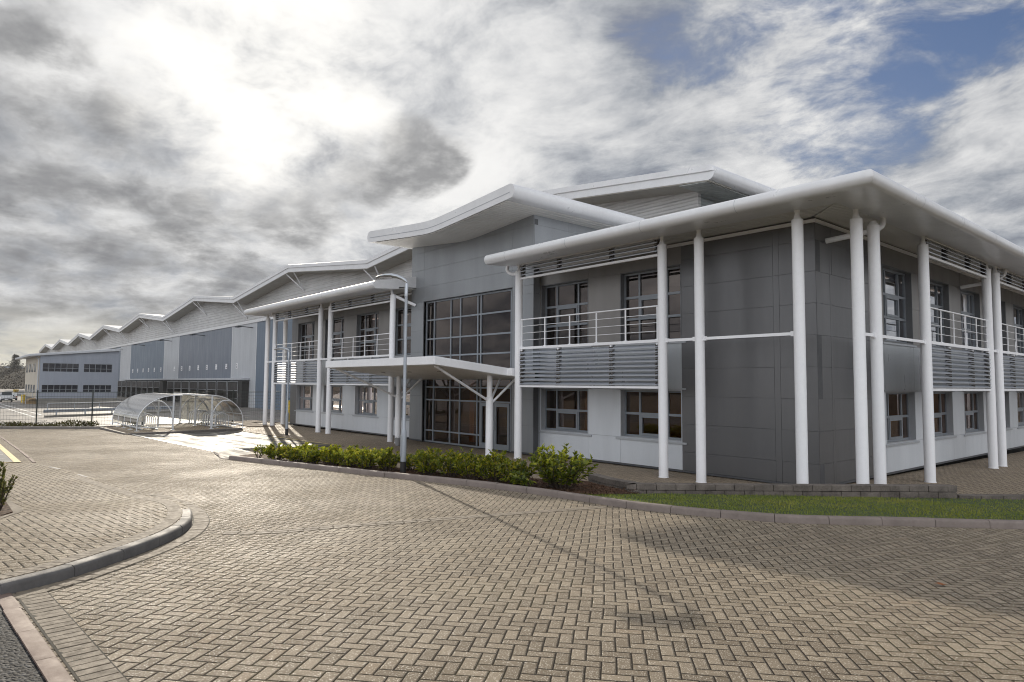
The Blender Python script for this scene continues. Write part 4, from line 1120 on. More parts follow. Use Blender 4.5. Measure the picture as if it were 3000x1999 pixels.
# dock numbers and wall lights are fixed to the wall but are things of their own
SX = [-66.24, -69.58, -73.08, -76.5, -79.87, -83.47, -87.04, -90.52, -97.56, -101.17, -104.64, -108.09, -111.71, -115.11]
ORD = ['first', 'second', 'third', 'fourth', 'fifth', 'sixth', 'seventh', 'eighth']
for i, x in enumerate(SX):
    near = i < 8; k = i if near else i-8
    face = 'pale' if i in (0, 7) else 'blue'
    t = thing('dock_sign', 'white number plate on %s wall, %s from right above the %s docks' % (face, ORD[k], 'nearer' if near else 'farther'), 'sign', wq(x, YW-.02, 4.13), 'dock number plates')
    mb = MB(); WBX(mb, x-.27, x+.27, YW-.045, YW-.012, 3.84, 4.42); mb.build('plate', 'sign', t)
    mb = MB(); WBX(mb, x-.13, x+.03, YW-.052, YW-.047, 4.20, 4.30); WBX(mb, x-.05, x+.15, YW-.052, YW-.047, 3.95, 4.08); mb.build('print', 'signtext', t)
for i, x in enumerate((-61.79, -77.68, -92.34, -107.74, -123.58)):
    t = thing('wall_light', 'dark floodlight on a bracket high on the warehouse wall, %s from the right' % ORD[i], 'floodlight', wq(x, YW-.02, 7.95), 'warehouse floodlights')
    mb = MB(); mb.path([wq(x, YW-.02, 7.9), wq(x-.6, YW-1.0, 8.02)], .06, 8); mb.build('arm', 'fixture', t, smooth=40)
    mb = MB(); WBX(mb, x-1.5, x-.5, YW-1.35, YW-.95, 7.94, 8.06); mb.build('lamp_head', 'fixture', t, bevel=.04)

# ------------------------------------------------------------------ annex in front of the docks
AN = thing('office_annex', 'plain two storey blue grey annex with long dark window bands beside the docks', 'office annex', wq(-82.7, -6, -.1))
XA = -82.7
mapN = lambda u, d, z: wq(XA+d, u, z)
awin = [(-5.80, -2.45, 6), (-1.96, .82, 5)]; azs = ((3.42, 4.35), (1.14, 1.98))
AE = 1.45
us = [-6.05, AE] + [v for a, b, _ in awin for v in (a, b)]; us.sort(); zs = [.5, 1.14, 1.98, 3.42, 4.35, 5.0]
mb = MB()
for a, b in zip(us, us[1:]):
    for c, d in zip(zs, zs[1:]):
        if any(h[0] < (a+b)/2 < h[1] for h in awin) and any(z[0] < (c+d)/2 < z[1] for z in azs): continue
        ubox(mb, mapN, a, b, -.2, 0, c, d)
mb.hexa([wq(XA-.2,-6.05,5.0),wq(XA,-6.05,5.0),wq(XA,AE,5.0),wq(XA-.2,AE,5.0),wq(XA-.2,-6.05,5.2),wq(XA,-6.05,5.2),wq(XA,AE,5.98),wq(XA-.2,AE,5.98)])
mb.build('front_wall', 'annex', AN)
mb = MB(); WBX(mb, -97.5, XA, -6.0, AE-.02, -.12, .49); mb.build('base', 'concrete', AN)
mb = MB(); WBX(mb, -97.8, XA-.21, -6.05, -5.85, .5, 5.2); WBX(mb, -97.8, -97.6, -5.85, AE, .5, 5.2); mb.build('side_wall', 'cream', AN)
mb = MB(); WBX(mb, -97.6, XA-.21, AE-.2, AE, .5, 5.9); mb.build('rear_wall', 'annex', AN)
mb = MB(); mb.hexa([wq(-99,-7.1,5.05),wq(XA+.25,-7.1,5.05),wq(XA+.25,AE+.1,5.93),wq(-99,AE+.1,5.93),wq(-99,-7.1,5.25),wq(XA+.25,-7.1,5.3),wq(XA+.25,AE+.1,6.25),wq(-99,AE+.1,6.2)]); mb.build('roof', 'whwhite', AN, bevel=.06)
for (a, b, n) in awin:
    for (c, d) in azs:
        f = MB(); W = (b-a)/n
        ubox(f, mapN, a, b, -.16, -.08, d-.03, d); ubox(f, mapN, a, b, -.16, -.08, c, c+.03)
        for k in range(n+1): x = a+W*k; ubox(f, mapN, max(a, x-.022), min(b, x+.022), -.16, -.075, c+.03, d-.03)
        for k in range(n): ubox(f, mapN, a+W*k+.022, a+W*(k+1)-.022, -.16, -.078, c+(d-c)*.42-.02, c+(d-c)*.42+.02)
        wo = f.build('window', 'frame', AN)
        g = MB(); g.quad(mapN(a,-.14,c), mapN(b,-.14,c), mapN(b,-.14,d), mapN(a,-.14,d)); g.build('pane', 'dark_glass', wo)
for x in (-95.6, -92.6, -89.8, -87.0):
    for c, d in ((3.42, 4.4), (1.06, 1.95)):
        m = MB(); WBX(m, x-.55, x+.45, -6.09, -6.052, c, d); wo = m.build('window', 'dark_glass', AN)
        m = MB(); WBX(m, x-.60, x-.55, -6.11, -6.052, c, d); WBX(m, x+.45, x+.5, -6.11, -6.052, c, d); m.build('frame', 'frame', wo)
m = MB(); m.path([wq(XA-.3,-6.4,5.0), wq(XA-.3,-6.15,4.8), wq(XA-.3,-6.15,.4)], .09, 8); m.build('rain_pipe', 'trim', AN)
st = thing('loading_steps', 'timber striped steps with a thin handrail against the annex base', 'steps', wq(-84, -6.5, -.1))
m = MB()
for k in range(5): WBX(m, -86.8, -83.4, -6.5-.12*k-.0, -6.06, -.1+.0, .48-.12*k) if False else WBX(m, -86.8, -83.4, -6.62-.14*k, -6.10, .40-.12*k, .46-.12*k)
m.build('tread', 'timber', st)
m = MB(); m.path([wq(-83.4,-7.1,-.1), wq(-83.4,-7.1,1.0), wq(-83.4,-6.2,1.45), wq(-83.4,-6.2,.45)], .04, 6); m.path([wq(-86.8,-7.1,-.1), wq(-86.8,-7.1,1.0), wq(-86.8,-6.2,1.45), wq(-86.8,-6.2,.45)], .04, 6); m.build('handrail', 'galv', st)

# ------------------------------------------------------------------ yard furniture and vehicles
def barrier(name, label, P, z0, posts, low):
    t = thing(name, label, 'crash barrier', (P[0][0], P[0][1], YZ))
    a = Vector(P[0]); c = Vector(P[1]); d = (c-a).normalized(); n = Vector((-d.y, d.x))
    prof = [(0, .0), (.06, .04), (.06, .10), (0, .15), (0, .17), (.06, .22), (.06, .28), (0, .32)]
    mb = MB(); mb.sweep([[(p.x-n.x*o, p.y-n.y*o, YZ+z0+z) for o, z in prof]+[(p.x+n.x*(.02-o), p.y+n.y*(.02-o), YZ+z0+z) for o, z in prof[::-1]] for p in (a, c)])
    mb.build('beam', 'galv', t)
    L = (c-a).length
    for k in range(posts):
        p = a+d*(L*(k+.4)/posts); m = MB(); m.box(p.x-.05, p.x+.05, p.y+.03, p.y+.15, YZ-.02, YZ+z0+.30); m.build('post', 'galvdull', t)
    if low:
        m = MB(); m.bar((a.x-n.x*.3, a.y-n.y*.3, YZ+.08), (c.x-n.x*.3, c.y-n.y*.3, YZ+.08), .25, .2); m.build('kerb_beam', 'concrete', t)
barrier('crash_barrier', 'long galvanised crash barrier with two ribs standing on the wet yard behind the fence', [(-73.5, -6.5), (-79.0, 6.5)], .42, 5, True)
t = thing('guard_rail', 'thin galvanised tube rail farther off than the ribbed crash barrier', 'guard rail', (-90, -3.5, YZ))
m = MB(); m.path([(-88.0,-4.6,YZ+.95),(-92,6.5,YZ+.95)], .05, 8); m.build('rail', 'galv', t)
for k in range(5):
    m = MB(); x, y = -88-k*1.0, -4.6+k*2.75; m.path([(x,y,YZ),(x,y,YZ+.95)], .04, 6); m.build('post', 'galv', t)
def bollard(x, y, z, h, r, label):
    o = MB(); o.lathe((x, y, z), [(r, -.03), (r, h-.05), (r*.8, h-.01), (r*.3, h)], 14)
    ob = thing('bollard', label, 'bollard', (x, y, z)); o.build('post', 'yellow', ob, smooth=40)
bollard(-129.6, -3.5, YZ, 1.3, .3, 'fat yellow bollard at the corner of the annex steps')
bollard(-50.0, 8.4, -1.0, 1.9, .13, 'slim yellow bollard seen between the end columns of the office')

def car(label, cat, loc, rz, L, W, H, body, van=False, name='parked_car'):
    """vehicle built along +x (front at +x)"""
    t = thing(name, label, cat, loc); t.rotation_euler = (0, 0, rz)
    base = [(-.5,.18),(-.5,.52),(-.49,.60)] + ([(-.475,.93),(-.44,.985),(.10,1.0),(.20,.97),(.345,.62),(.47,.53),(.5,.40),(.5,.18)] if van else [(-.40,.68),(-.28,.96),(-.12,1.0),(.06,.98),(.22,.66),(.44,.58),(.49,.46),(.5,.2)])
    mb = MB(); secs = []
    for s, ins in ((-1, .06), (-.9, 0), (.9, 0), (1, .06)):
        sec_ = []
        for x, z in base:
            k = 1-(max(0, z-.58)*(.22 if van else .55))
            sec_.append((x*L*(1-ins*.3), s*W/2*k, z*H*(1-ins*.15)))
        secs.append(sec_)
    mb2 = MB(); mb2.sweep(secs); L0 = t.location.copy(); t.location = (0, 0, 0)
    b = mb2.build('body', body, t, smooth=35)
    g = MB()                                          # windscreen and side glass, a few mm proud of the body
    if van:
        ws = [(.213,.945),(.335,.65)]; sg = [(-.40,.66),(-.40,.92),(.12,.94),(.20,.90),(.30,.66)]
    else:
        ws = [(.075,.955),(.205,.69)]; sg = [(-.34,.70),(-.25,.92),(.04,.93),(.16,.70)]
    def wy(z): return W/2*(1-max(0, z-.58)*(.22 if van else .55))
    (x0, z0), (x1, z1) = ws
    g.quad((x0*L+.02, -wy(z0)*.84, z0*H+.02), (x0*L+.02, wy(z0)*.84, z0*H+.02), (x1*L+.02, wy(z1)*.88, z1*H+.02), (x1*L+.02, -wy(z1)*.88, z1*H+.02))
    for s in (-1, 1): g.add([(x*L, s*(wy(z)+.006), z*H) for x, z in sg], [tuple(range(len(sg)))])
    g.build('glazing', 'carglass', t)
    m = MB(); m.box(L*.47, L*.512, -W*.47, W*.47, H*.17, H*.33); m.box(L*.49, L*.508, -W*.30, W*.30, H*.36, H*.43); m.box(-L*.51, -L*.48, -W*.47, W*.47, H*.18, H*.32); m.build('bumper', 'cardark', t, bevel=.02)
    for s in (-1, 1):
        m = MB(); m.box(L*.478, L*.504, s*W*.30, s*W*.46, H*.38, H*.48); m.build('headlight', 'lamplens', t, bevel=.015)
        m = MB(); m.box(-L*.508, -L*.485, s*W*.36, s*W*.46, H*.42, H*.58); m.build('tail_light', 'redlamp', t)
        m = MB(); m.box(L*.20, L*.24, s*W*.5, s*W*.60, H*.60, H*.68); m.build('mirror', 'cardark', t, bevel=.015)
    for x in (-.31, .32):
        for s in (-1, 1):
            m = MB(); n = 18; r = .30*(1.04 if van else 1)
            for k in range(1): m.path([(x*L, s*(W/2-.21), r), (x*L, s*(W/2+.004), r)], r, n)
            w = m.build('wheel', 'tyre', t); m = MB(); m.path([(x*L, s*(W/2-.02), r), (x*L, s*(W/2+.012), r)], r*.62, 14); m.build('rim', 'galv', w)
    m = MB(); m.box(L*.512, L*.516, -W*.14, W*.14, H*.22, H*.28); m.build('number_plate', 'sign', t)
    t.location = L0
    return t
car('white panel van facing the camera on the wet yard', 'van', (-135.6, -5.3, YZ), R(-4), 4.4, 1.66, 1.66, 'carwhite', True, 'parked_van')
car('silver car half hidden behind the yellow bollard', 'car', (-146, -3.9, YZ), R(178), 4.0, 1.62, 1.32, 'carsilver')
car('white car cut by the left edge of the picture', 'car', (-139, -7.9, YZ), R(0), 4.0, 1.62, 1.35, 'carwhite')
t = thing('boundary_wall', 'long low grey wall with a pale coping behind the parked vehicles', 'wall', (-190, 0, YZ))
m = MB(); m.box(-190.3, -190, -60, 26, YZ, YZ+.34); m.build('wall_face', 'concrete', t); m = MB(); m.box(-190.4, -189.9, -60, 26, YZ+.34, YZ+.6); m.build('coping', 'whwhite', t)
t = thing('skip_container', 'small yellow waste skip beyond the boundary wall', 'skip', (-260, 5.2, YZ))
m = MB(); m.hexa([(-260.6,4.7,YZ),(-259.4,4.7,YZ),(-259.4,5.8,YZ),(-260.6,5.8,YZ),(-260.9,4.5,YZ+.75),(-259.1,4.5,YZ+.75),(-259.1,6.0,YZ+.75),(-260.9,6.0,YZ+.75)]); m.build('body', 'yellow', t)
for y in (4.9, 5.25, 5.6):
    m = MB(); m.box(-259.35, -259.05, y-.05, y+.05, YZ+.05, YZ+.7); m.build('rib', 'timber', t)
t = thing('distant_shed', 'pale blue grey shed among the trees below the conifer', 'shed', (-436, 18, 6.5))
m = MB(); m.box(-440, -434, 13.5, 20.5, 4.5, 8.6); m.build('wall', 'distant', t); m = MB(); m.hexa([(-440.5,13,8.6),(-433.5,13,8.6),(-433.5,21,8.6),(-440.5,21,8.6),(-439,13,9.8),(-435,13,9.8),(-435,21,9.8),(-439,21,9.8)]); m.build('roof', 'whgrey', t)
# ------------------------------------------------------------------ cycle shelters: two facing quarter barrels
def shelter(label, y0, s, group):
    """y0 = foot line of the curved side, s = +1 curving towards +y"""
    t = thing('cycle_shelter', label, 'cycle shelter', (-33.3, y0, 0), group)
    prof = [(0, 0), (0, .38), (.03, .62), (.12, .86), (.30, 1.12), (.55, 1.35), (.85, 1.54), (1.2, 1.66), (1.6, 1.72), (1.95, 1.73)]
    P2 = smoothline(prof, 4)
    X0, X1, n = -36.25, -30.4, 5
    xs = [X0+(X1-X0)*k/(n-1) for k in range(n)]
    for k, x in enumerate(xs):
        m = MB(); m.path([(x, y0+s*a, z) for a, z in P2], .024 if k in (0, n-1) else .014, 8); m.box(x-.10, x+.10, y0-.10, y0+.10, -.005, .02); m.build('arch', 'galvlight', t, smooth=50)
    for x in xs[::2]:
        m = MB(); m.box(x-.035, x+.035, y0+s*1.6-.035, y0+s*1.6+.035, -.005, 1.70); m.box(x-.10, x+.10, y0+s*1.6-.09, y0+s*1.6+.09, -.004, .02); m.build('post', 'galvlight', t)
        m = MB(); q = [(1.57, .62), (1.50, .92), (1.33, 1.20), (1.08, 1.42), (.72, 1.45)]; m.path([(x, y0+s*a, z) for a, z in smoothline(q, 4)], .026, 8); m.build('brace', 'galvlight', t, smooth=50)
    m = MB()
    for a, z in ((0, .18), (.06, .72), (.62, 1.40), (1.95, 1.73)): m.path([(X0, y0+s*(a+.0), z), (X1, y0+s*(a+.0), z)], .022, 8)
    m.path([(X1, y0, .16), (X1, y0+s*1.6, .16)], .02, 8); m.path([(X0, y0, .16), (X0, y0+s*1.6, .16)], .02, 8)
    m.build('purlin', 'galvlight', t, smooth=50)
    m = MB(); m.bar((X0-.05, y0+s*1.97, 1.735), (X1+.05, y0+s*1.97, 1.735), .05, .07); m.build('front_trim', 'galvlight', t)
    for k in range(n-1):
        m = MB(); a = xs[k]+.012; b = xs[k+1]-.012
        m.sweep([[(a, y0+s*(u-.038*0), z+.034) for u, z in P2[3:]], [(b, y0+s*u, z+.034) for u, z in P2[3:]]], close=False, caps=False)
        m.build('glazing_sheet', MS if s < 0 else MS2, t, smooth=60, fix=False)
    m = MB()                                          # end panel
    ring = [(u, z) for u, z in P2 if z > .17 and u < 1.62]
    for x in (X0,): m.add([(x, y0+s*(u+.02), z-.01) for u, z in ring]+[(x, y0+s*1.57, .18)], [tuple(range(len(ring)+1))])
    m.build('end_sheet', MS, t, fix=False)
    return t
MS = clear_sheet('clear_polycarbonate'); MS2 = clear_sheet('sky_sheen_polycarbonate', .55, .88)  # left sheets milkier, with reflected sky put into their colour
shelter('curved clear cycle shelter on the left, its rounded back towards the road', -7.16, 1, 'cycle shelters')
shelter('curved clear cycle shelter on the right, its rounded back towards the office', -2.12, -1, 'cycle shelters')
def rack(label, x0, y, n, s):
    t = thing('bicycle_rack', label, 'cycle rack', (x0, y, 0), 'cycle racks inside the shelters')
    for k in range(n):
        x = x0+k*.42; m = MB()
        m.path([(x, y-.34, .03), (x, y-.34, .58), (x, y-.28, .66), (x, y, .80), (x, y+.28, .66), (x, y+.34, .58), (x, y+.34, .03)], .024, 8); m.build('hoop', 'galvlight', t, smooth=50)
    m = MB(); m.bar((x0-.25, y-.34, .028), (x0+n*.42+.1, y-.34, .028), .05, .04); m.bar((x0-.25, y+.34, .028), (x0+n*.42+.1, y+.34, .028), .05, .04); m.build('ground_rail', 'galv', t)
rack('white hoop rack at the far end of the left shelter', -35.7, -6.45, 5, 1)
rack('white hoop rack at the near end of the left shelter', -33.2, -6.45, 5, 1)
rack('white hoop rack at the far end of the right shelter', -35.9, -2.95, 5, 1)
rack('white hoop rack at the near end of the right shelter', -33.3, -2.95, 6, 1)

# ------------------------------------------------------------------ welded mesh fence
fl = [(-37.6, -18.2), (-37.6, 3.6), (-37.6, 8.7)]
t = thing('mesh_fence', 'dark green welded mesh fence on slim posts along the far side of the car park', 'fence', (-37.6, -7, -.1))
ys = [-15.6, -13.05, -10.49, -7.94, -5.39, -2.85, -.3, 2.25, 4.8, 7.35]
for y in ys:
    m = MB(); m.box(-37.63, -37.57, y-.03, y+.03, -.3, 1.90); m.build('post', 'fencepost', t)
for a, b in zip(ys, ys[1:]):
    m = MB()
    for k in range(10):
        z = -.02+k*.198; m.box(-37.545, -37.535, a, b, z-.006, z+.006)
    nn_ = int((b-a)/.13)
    for k in range(nn_): y = a+(b-a)*(k+.5)/nn_; m.box(-37.535, -37.53, y-.003, y+.003, -.05, 1.80)
    m.box(-37.55, -37.53, a, b, 1.79, 1.815); m.build('mesh_panel', 'wire', t)

# ------------------------------------------------------------------ street lamps
def lamp(name, label, x, y, z0, H, d, L, k=1.0):
    """tapered steel column with a flat road lantern reaching out along d"""
    t = thing(name, label, 'street lamp', (x, y, z0)); d = Vector((d[0], d[1], 0)).normalized(); n = Vector((-d.y, d.x, 0))
    m = MB(); m.lathe((x, y, z0), [(.072*k, -.05), (.072*k, .30*k)], 20); m.build('base_band', 'blackband', t, smooth=40)
    m = MB(); m.lathe((x, y, z0), [(.0705*k, .30*k), (.0705*k, 1.0*k), (.06*k, 1.06*k), (.042*k, 1.10*k), (.037*k, H-.42*k)], 20); co = m.build('pole', 'galvdull', t, smooth=40)
    m = MB(); a = Vector((x, y, z0+.62*k))+(-d)*.0; m.box(a.x-.035*k, a.x+.035*k, a.y-.075*k, a.y-.066*k, z0+.42*k, z0+.92*k); m.build('door', 'galvdull', co, bevel=.004)
    m = MB(); m.lathe((x, y, z0), [(.045*k, H-.44*k), (.045*k, H-.12*k), (.03*k, H-.10*k)], 16); m.build('spigot', 'galv', t, smooth=40)
    # lantern: flattened, swelling towards the tip
    st = [(-.03, -.10, .045, .05), (.05, -.05, .05, .065), (.16, .0, .06, .065), (.32, .045, .105, .068), (.52, .065, .15, .066), (.72, .06, .17, .058), (.92, .035, .15, .044), (1.03, .015, .085, .032), (1.06, .01, .02, .01)]
    secs = []
    for u, dz, w, h in st:
        c = Vector((x, y, z0+H))+d*(u*L); ring = []
        for q in range(14):
            al = 2*math.pi*q/14; yy = math.cos(al)*w*k; zz = math.sin(al)*h*k
            if zz < 0: zz *= .55
            ring.append(tuple(c+n*yy+Vector((0, 0, dz*k+zz))))
        secs.append(ring)
    m = MB(); m.sweep(secs); la = m.build('lantern', 'galv', t, smooth=50)
    m = MB(); c0 = Vector((x, y, z0+H+.012*k))+d*(.50*L); c1 = Vector((x, y, z0+H+.002*k))+d*(.92*L)
    m.hexa([tuple(c0-n*.09*k), tuple(c1-n*.09*k), tuple(c1+n*.09*k), tuple(c0+n*.09*k)]+[tuple(p+Vector((0, 0, .03))) for p in (c0-n*.09*k, c1-n*.09*k, c1+n*.09*k, c0+n*.09*k)]); m.build('lens', 'lensgrey', la)
    return t
lamp('street_lamp', 'tall galvanised street lamp with black foot standing in the shrub bed', -7.93, -5.97, gz(-7.93, -5.97)+.02, 4.78, (-.62, -.78), .72, 1.0)
lamp('street_lamp', 'slim shorter grey street lamp with black foot before the left wing', -24.67, -2.05, -.06, 4.05, (-1, -.03), 1.5, 1.0)

# ------------------------------------------------------------------ shrubs
def leaf(mb, p, d, n, L, W, fold=.25):
    d = d.normalized(); s = d.cross(n)
    if s.length < 1e-4: s = d.cross(Vector((1, 0, 0)))
    s.normalize(); n = s.cross(d)
    a, b, c = p, p+d*L*.5, p+d*L
    up_ = n*L*fold*.4
    mb.add([a, b+s*W*.5+up_, c, b-s*W*.5+up_, b-up_*.2], [(0, 4, 1), (1, 4, 2), (2, 4, 3), (3, 4, 0)])
def rvec(r): return Vector((r.gauss(0, 1), r.gauss(0, 1), r.gauss(0, 1))).normalized()
def shrub(name, label, x, y, z, rx, ry, h, nst, per, L, mat, seed, group=None, up_=.5):
    r = random.Random(seed); t = thing(name, label, 'shrub', (x, y, z), group); st = MB(); lf = MB()
    for i in range(nst):
        a = r.uniform(0, 6.283); q = math.sqrt(r.random()); hh = h*(1-.45*q*q)*r.uniform(.74, 1.1)
        b0 = Vector((x+rx*.3*q*math.cos(a), y+ry*.3*q*math.sin(a), z-.02)); tp = Vector((x+rx*q*math.cos(a), y+ry*q*math.sin(a), z+hh))
        md = (b0+tp)/2+Vector((r.uniform(-.05, .05), r.uniform(-.05, .05), .03))
        st.path([b0, md, tp], [.010, .008, .004], 5)
        for k in range(per):
            f = r.uniform(.12, 1.03)**.8; p = b0.lerp(md, f*2) if f < .5 else md.lerp(tp, f*2-1)
            ax = (tp-b0).normalized(); o = rvec(r); o = (o-ax*o.dot(ax)).normalized()
            d = (o+ax*up_*(.5+f)+Vector((0, 0, .15))).normalized()
            leaf(lf, p, d, (ax+rvec(r)*.5).normalized(), L*r.uniform(.7, 1.2), L*.50*r.uniform(.8, 1.15))
    st.build('stem', 'twig', t, fix=False); lf.build('foliage', mat, t, fix=False)
    return t
bush = []
row = [(-13.55,-7.45,.34,.34),(-12.75,-7.2,.44,.40),(-12.0,-6.98,.46,.40),(-11.25,-6.78,.46,.42),(-10.5,-6.58,.46,.44),(-9.85,-6.42,.46,.46),(-9.2,-6.25,.44,.48),(-8.55,-6.05,.40,.48),(-7.28,-5.72,.44,.54),(-6.6,-5.5,.46,.52),(-5.95,-5.35,.48,.56),(-5.3,-5.2,.46,.60),(-4.72,-5.12,.42,.52)]
back = [(-12.4,-6.5,.42,.40),(-11.4,-6.2,.44,.42),(-10.4,-5.9,.44,.46),(-9.5,-5.55,.42,.44),(-8.35,-5.45,.44,.52),(-7.65,-5.35,.46,.56),(-7.0,-4.95,.46,.52),(-6.0,-4.65,.46,.56)]
OR = ['first','second','third','fourth','fifth','sixth','seventh','eighth','ninth','tenth','eleventh','twelfth','thirteenth']
for i, (x, y, rx, h) in enumerate(row):
    if i == 0: lb = 'thin straggly laurel shrub at the far left end of the bed'
    elif i == 7: lb = 'low laurel shrub just left of the lamp post foot'
    elif i == 8: lb = 'taller laurel shrub just right of the lamp post foot'
    elif i < 7: lb = 'low laurel shrub in front row left of the lamp post, %s from left' % OR[i]
    else: lb = 'yellow green laurel shrub in front row, %s to the right of the lamp post' % OR[i-8]
    shrub('laurel_shrub', lb, x, y, gz(x, y)+.05, rx, rx*.9, h*1.08, 26 if i else 7, 30 if i else 14, .105, 'laurel' if i else 'laureldark', 100+i, 'laurel shrubs along the kerb')
for i, (x, y, rx, h) in enumerate(back):
    shrub('laurel_shrub', 'laurel shrub in the back row beside the forecourt, %s from left' % OR[i], x, y, gz(x, y)+.05, rx, rx*.9, h*1.05, 20, 26, .105, 'laurel', 150+i, 'laurel shrubs along the kerb')
shrub('laurel_shrub', 'large round dark laurel shrub at the right end of the bed by the wall', -3.72, -4.75, gz(-3.7, -4.8)+.05, .74, .66, .86, 46, 34, .125, 'laureldark', 300)
shrub('laurel_shrub', 'flat spreading shiny laurel shrub at the kerb before the large round one', -4.32, -5.38, gz(-4.3, -5.4)+.05, .44, .24, .30, 16, 24, .12, 'laureldark', 301, None, .25)
shrub('box_shrub', 'upright bronze green shrub cut by the left edge of the picture', -5.70, -14.02, gz(-5.7, -14.0)+.1, .34, .34, .66, 34, 44, .06, 'box', 302, None, 1.0)
mb = MB(); mb.hexa([(x, y, gz(x, y)-.02) for x, y in ((-5.02,-14.05),(-5.55,-13.80),(-9,-13.80),(-9,-19))]+[(x, y, gz(x, y)+.118) for x, y in ((-5.02,-14.05),(-5.55,-13.80),(-9,-13.80),(-9,-19))]); struct(mb.build('shrub_bed', 'mulch'))

# dry scrub along the fence: a mass of low twigs and leaves
r = random.Random(5); mb = MB()
for k in range(2600):
    y = r.uniform(-17, -7.9); xx = -36.4 + (-.55*(y+7.9) if False else 0) + r.uniform(-.5, .75) + (0 if y > -9.2 else (y+9.2)*.45)
    hh = .26*(.5+.5*math.sin(y*2.3)*math.sin(y*.9+1))+.10
    p = Vector((xx, y, -.06+r.random()*hh)); leaf(mb, p, (rvec(r)+Vector((0, 0, .7))), rvec(r), r.uniform(.08, .2), r.uniform(.03, .07))
for k in range(90):
    y = r.uniform(-17, -7.9); xx = -36.3 + r.uniform(-.4, .5) + (0 if y > -9.2 else (y+9.2)*.45)
    mb.path([(xx, y, -.06), (xx+r.uniform(-.15, .15), y+r.uniform(-.2, .2), .12), (xx+r.uniform(-.3, .3), y+r.uniform(-.45, .45), r.uniform(.15, .36))], .008, 4)
o = tag(mb.build('scrub', 'scrub', fix=False), 'dry brown scrub and creeping plants under the mesh fence', 'ground cover', None, 'stuff')

# grass blades
r = random.Random(11); mb = MB(); lawn = [(-3.2,-5.45),(-2.8,-4.8),(-2.35,-3.75),(W0[0]+.16,W0[1]-.06),(W1[0]+.08,W1[1]-.04),(8,9.0),(9,3.7),(6,.7),(3.5,-1.82),(2.65,-2.72),(2.0,-3.4),(1.2,-4.32),(.62,-4.73),(-.08,-5.05),(-.88,-5.33),(-1.6,-5.46)]
cnt = 0
while cnt < 26000:
    x = r.uniform(-3.2, 9); y = r.uniform(-5.5, 9)
    if r.random() > (1.0 if y < 0 else .35): continue
    if not inpoly(x, y, lawn): continue
    p = Vector((x, y, lawnz(x, y)-.006)); q = .5+.5*math.sin(x*2.1+1.3*math.sin(y*1.7))*math.cos(y*1.9)
    h = r.uniform(.03, .062)*(.7+.5*q); a = r.uniform(0, 6.283); w = .0065
    s = Vector((math.cos(a), math.sin(a), 0)); l = Vector((r.gauss(0, .6), r.gauss(0, .6), 1)).normalized()*h
    mb.add([p-s*w, p+s*w, p+l], [(0, 1, 2)]); cnt += 1
tag(mb.build('grass', 'grass', fix=False), 'short damp green grass between the kerb and the block wall', 'grass', None, 'stuff')
# bark chips lying on the bed
mb = MB(); bp = [(-13.6,-7.7),(-11.8,-7.32),(-9.7,-6.85),(-7,-6.16),(-5.1,-5.66),(-3.5,-5.42),(-2.55,-5.3),(-2.6,-4.6),(-2.55,-3.7),(-3.4,-3.7),(-4.4,-3.6),(-6.6,-4.8),(-10.5,-6)]
cnt = 0
while cnt < 3500:
    x = r.uniform(-13.7, -2.4); y = r.uniform(-7.8, -3.5)
    if not inpoly(x, y, bp): continue
    p = Vector((x, y, gz(x, y)+.055)); leaf(mb, p, rvec(r)*Vector((1, 1, .35)), Vector((0, 0, 1))+rvec(r)*.5, r.uniform(.03, .075), r.uniform(.02, .035)); cnt += 1
tag(mb.build('bark_chips', 'mulch', fix=False), 'loose brown bark chips around the laurel shrubs', 'mulch', None, 'stuff')

# ------------------------------------------------------------------ small things
t = thing('bucket', 'small grey bucket on the forecourt beside the left canopy column', 'bucket', (-16.84, -.75, -.03))
m = MB(); m.lathe((-16.84, -.75, -.03), [(.09, 0), (.13, .27), (.14, .27), (.14, .30), (.12, .30), (.10, .24)], 18); m.build('body', 'bucket', t, smooth=40)
m = MB(); m.path([(-16.98,-.75,.26), (-16.95,-.78,.32), (-16.84,-.80,.35), (-16.73,-.78,.32), (-16.70,-.75,.26)], .008, 6); m.build('handle', 'trim', t)
lp = (3.87, -6.89); m = MB(); z = gz(*lp)+.012
m.add([(lp[0]-.055,lp[1]-.006,z), (lp[0]-.02,lp[1]-.03,z+.015), (lp[0]+.03,lp[1]-.025,z+.006), (lp[0]+.06,lp[1]+.012,z+.018), (lp[0]+.025,lp[1]+.03,z+.01), (lp[0]-.025,lp[1]+.027,z+.018)], [(0,1,5),(1,2,4,5),(2,3,4)])
tag(m.build('fallen_leaf', 'leafbrown', fix=False), 'single rust brown dead leaf lying on the block paving', 'leaf')

# ------------------------------------------------------------------ far trees
def conifer(x, y, z, H, Rr, seed):
    r = random.Random(seed); t = thing('conifer_tree', 'broad dark conifer rising above the hillside left of the annex', 'tree', (x, y, z))
    m = MB(); m.path([(x, y, z-.5), (x, y+.1, z+H*.5), (x, y, z+H)], [.5, .35, .08], 8); m.build('trunk', 'twig', t)
    m = MB()
    for k in range(15):
        f = .18+.8*k/14; zc = z+H*f; rr = Rr*(1-(max(0, f-.35)/.75)**1.6)*r.uniform(.75, 1.08)
        for j in range(11):
            a = r.uniform(0, 6.283); L = rr*r.uniform(.55, 1.1)
            for q in range(14):
                u = r.uniform(.15, 1)*L; p = Vector((x+u*math.cos(a)+r.gauss(0, .35), y+u*math.sin(a)+r.gauss(0, .35), zc+.12*u+r.gauss(0, .22)))
                leaf(m, p, rvec(r)*Vector((1, 1, .4)), Vector((0, 0, 1))+rvec(r)*.4, r.uniform(.5, 1.1), r.uniform(.25, .5))
    m.build('crown', 'needle', t, fix=False)
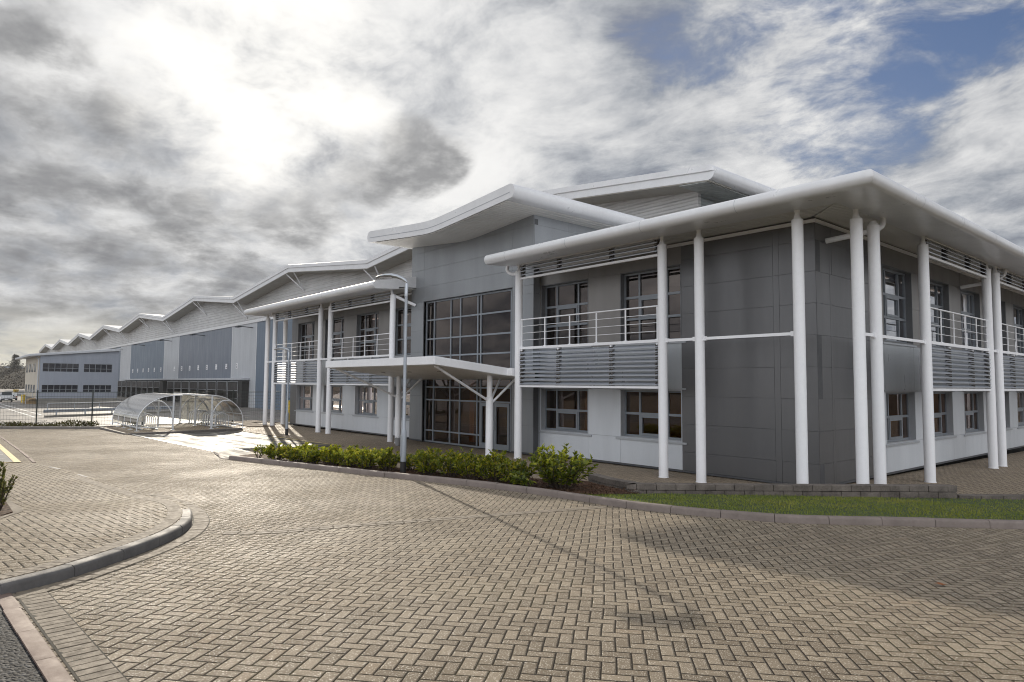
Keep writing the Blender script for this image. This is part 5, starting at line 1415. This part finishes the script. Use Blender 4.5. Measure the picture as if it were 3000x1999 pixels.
conifer(-425, 16.8, 6.0, 9.4, 3.4, 3)
def bare_tree(x, y, z, H, seed, label):
    r = random.Random(seed); t = thing('bare_tree', label, 'tree', (x, y, z), 'bare trees on the hillside'); tr = MB(); cr = MB()
    def br(p, d, L, w, dep):
        q = p+d*L; (tr if dep < 2 else cr).path([p, p+d*L*.5+rvec(r)*L*.05, q], [w, w*.8, w*.55], 4, caps=False)
        if dep >= 4: return
        for k in range(3 if dep else 5): br(p+d*L*r.uniform(.5, 1), (d+rvec(r)*.62+Vector((0, 0, .12))).normalized(), L*r.uniform(.55, .75), w*.55, dep+1)
    br(Vector((x, y, z-.3)), Vector((r.uniform(-.05, .05), r.uniform(-.05, .05), 1)).normalized(), H*.42, H*.022, 0)
    tr.build('trunk', 'twig', t, fix=False); cr.build('crown', 'bare', t, fix=False)
bare_tree(-400, 6.0, 5.5, 6.5, 1, 'grey leafless tree at the left edge, standing on the hillside skyline')
bare_tree(-405, 9.0, 5.6, 5.6, 2, 'grey leafless tree just left of the dark conifer')
bare_tree(-398, 23.5, 5.2, 4.2, 4, 'small leafless tree on the skyline right of the dark conifer')
bare_tree(-392, 2.0, 5.2, 5.2, 6, 'leafless tree on the skyline left of the others, mostly out of frame')
r = random.Random(21); mb = MB()
for k in range(5200):
    x = -r.uniform(338, 442); y = r.uniform(-45, 48); z = hz(x, y); hh = r.uniform(.2, 2.3)
    leaf(mb, Vector((x, y, z+hh*r.random())), rvec(r)+Vector((0, 0, .8)), rvec(r), r.uniform(.5, 1.3), r.uniform(.2, .6))
tag(mb.build('woodland', 'bare', fix=False), 'brown leafless scrub covering the far hillside', 'woodland', None, 'stuff')

# air: a thin pale haze so the far end of the site fades a little
mb = MB(); mb.box(-520, 90, -90, 130, -3.2, 24.0)
hm = bpy.data.materials.new('air'); hm.use_nodes = True; nt = hm.node_tree
for n in [n for n in nt.nodes if n.type == 'BSDF_PRINCIPLED']: nt.nodes.remove(n)
pv = nt.nodes.new('ShaderNodeVolumePrincipled'); pv.inputs['Color'].default_value = (.9, .92, .95, 1); pv.inputs['Density'].default_value = .00018; pv.inputs['Anisotropy'].default_value = .2
nt.links.new(pv.outputs[0], [n for n in nt.nodes if n.type == 'OUTPUT_MATERIAL'][0].inputs['Volume'])
HAZE = True
if HAZE:
    M['air'] = hm; struct(mb.build('haze', 'air'), None, 'stuff')

# ------------------------------------------------------------------ to metres
for me in bpy.data.meshes: me.transform(Matrix.Scale(S, 4))
for o in scene.objects:
    if o.type == 'CAMERA' or o.type == 'LIGHT' or True: o.location = o.location*S
    for md in o.modifiers:
        if md.type == 'BEVEL': md.width *= S
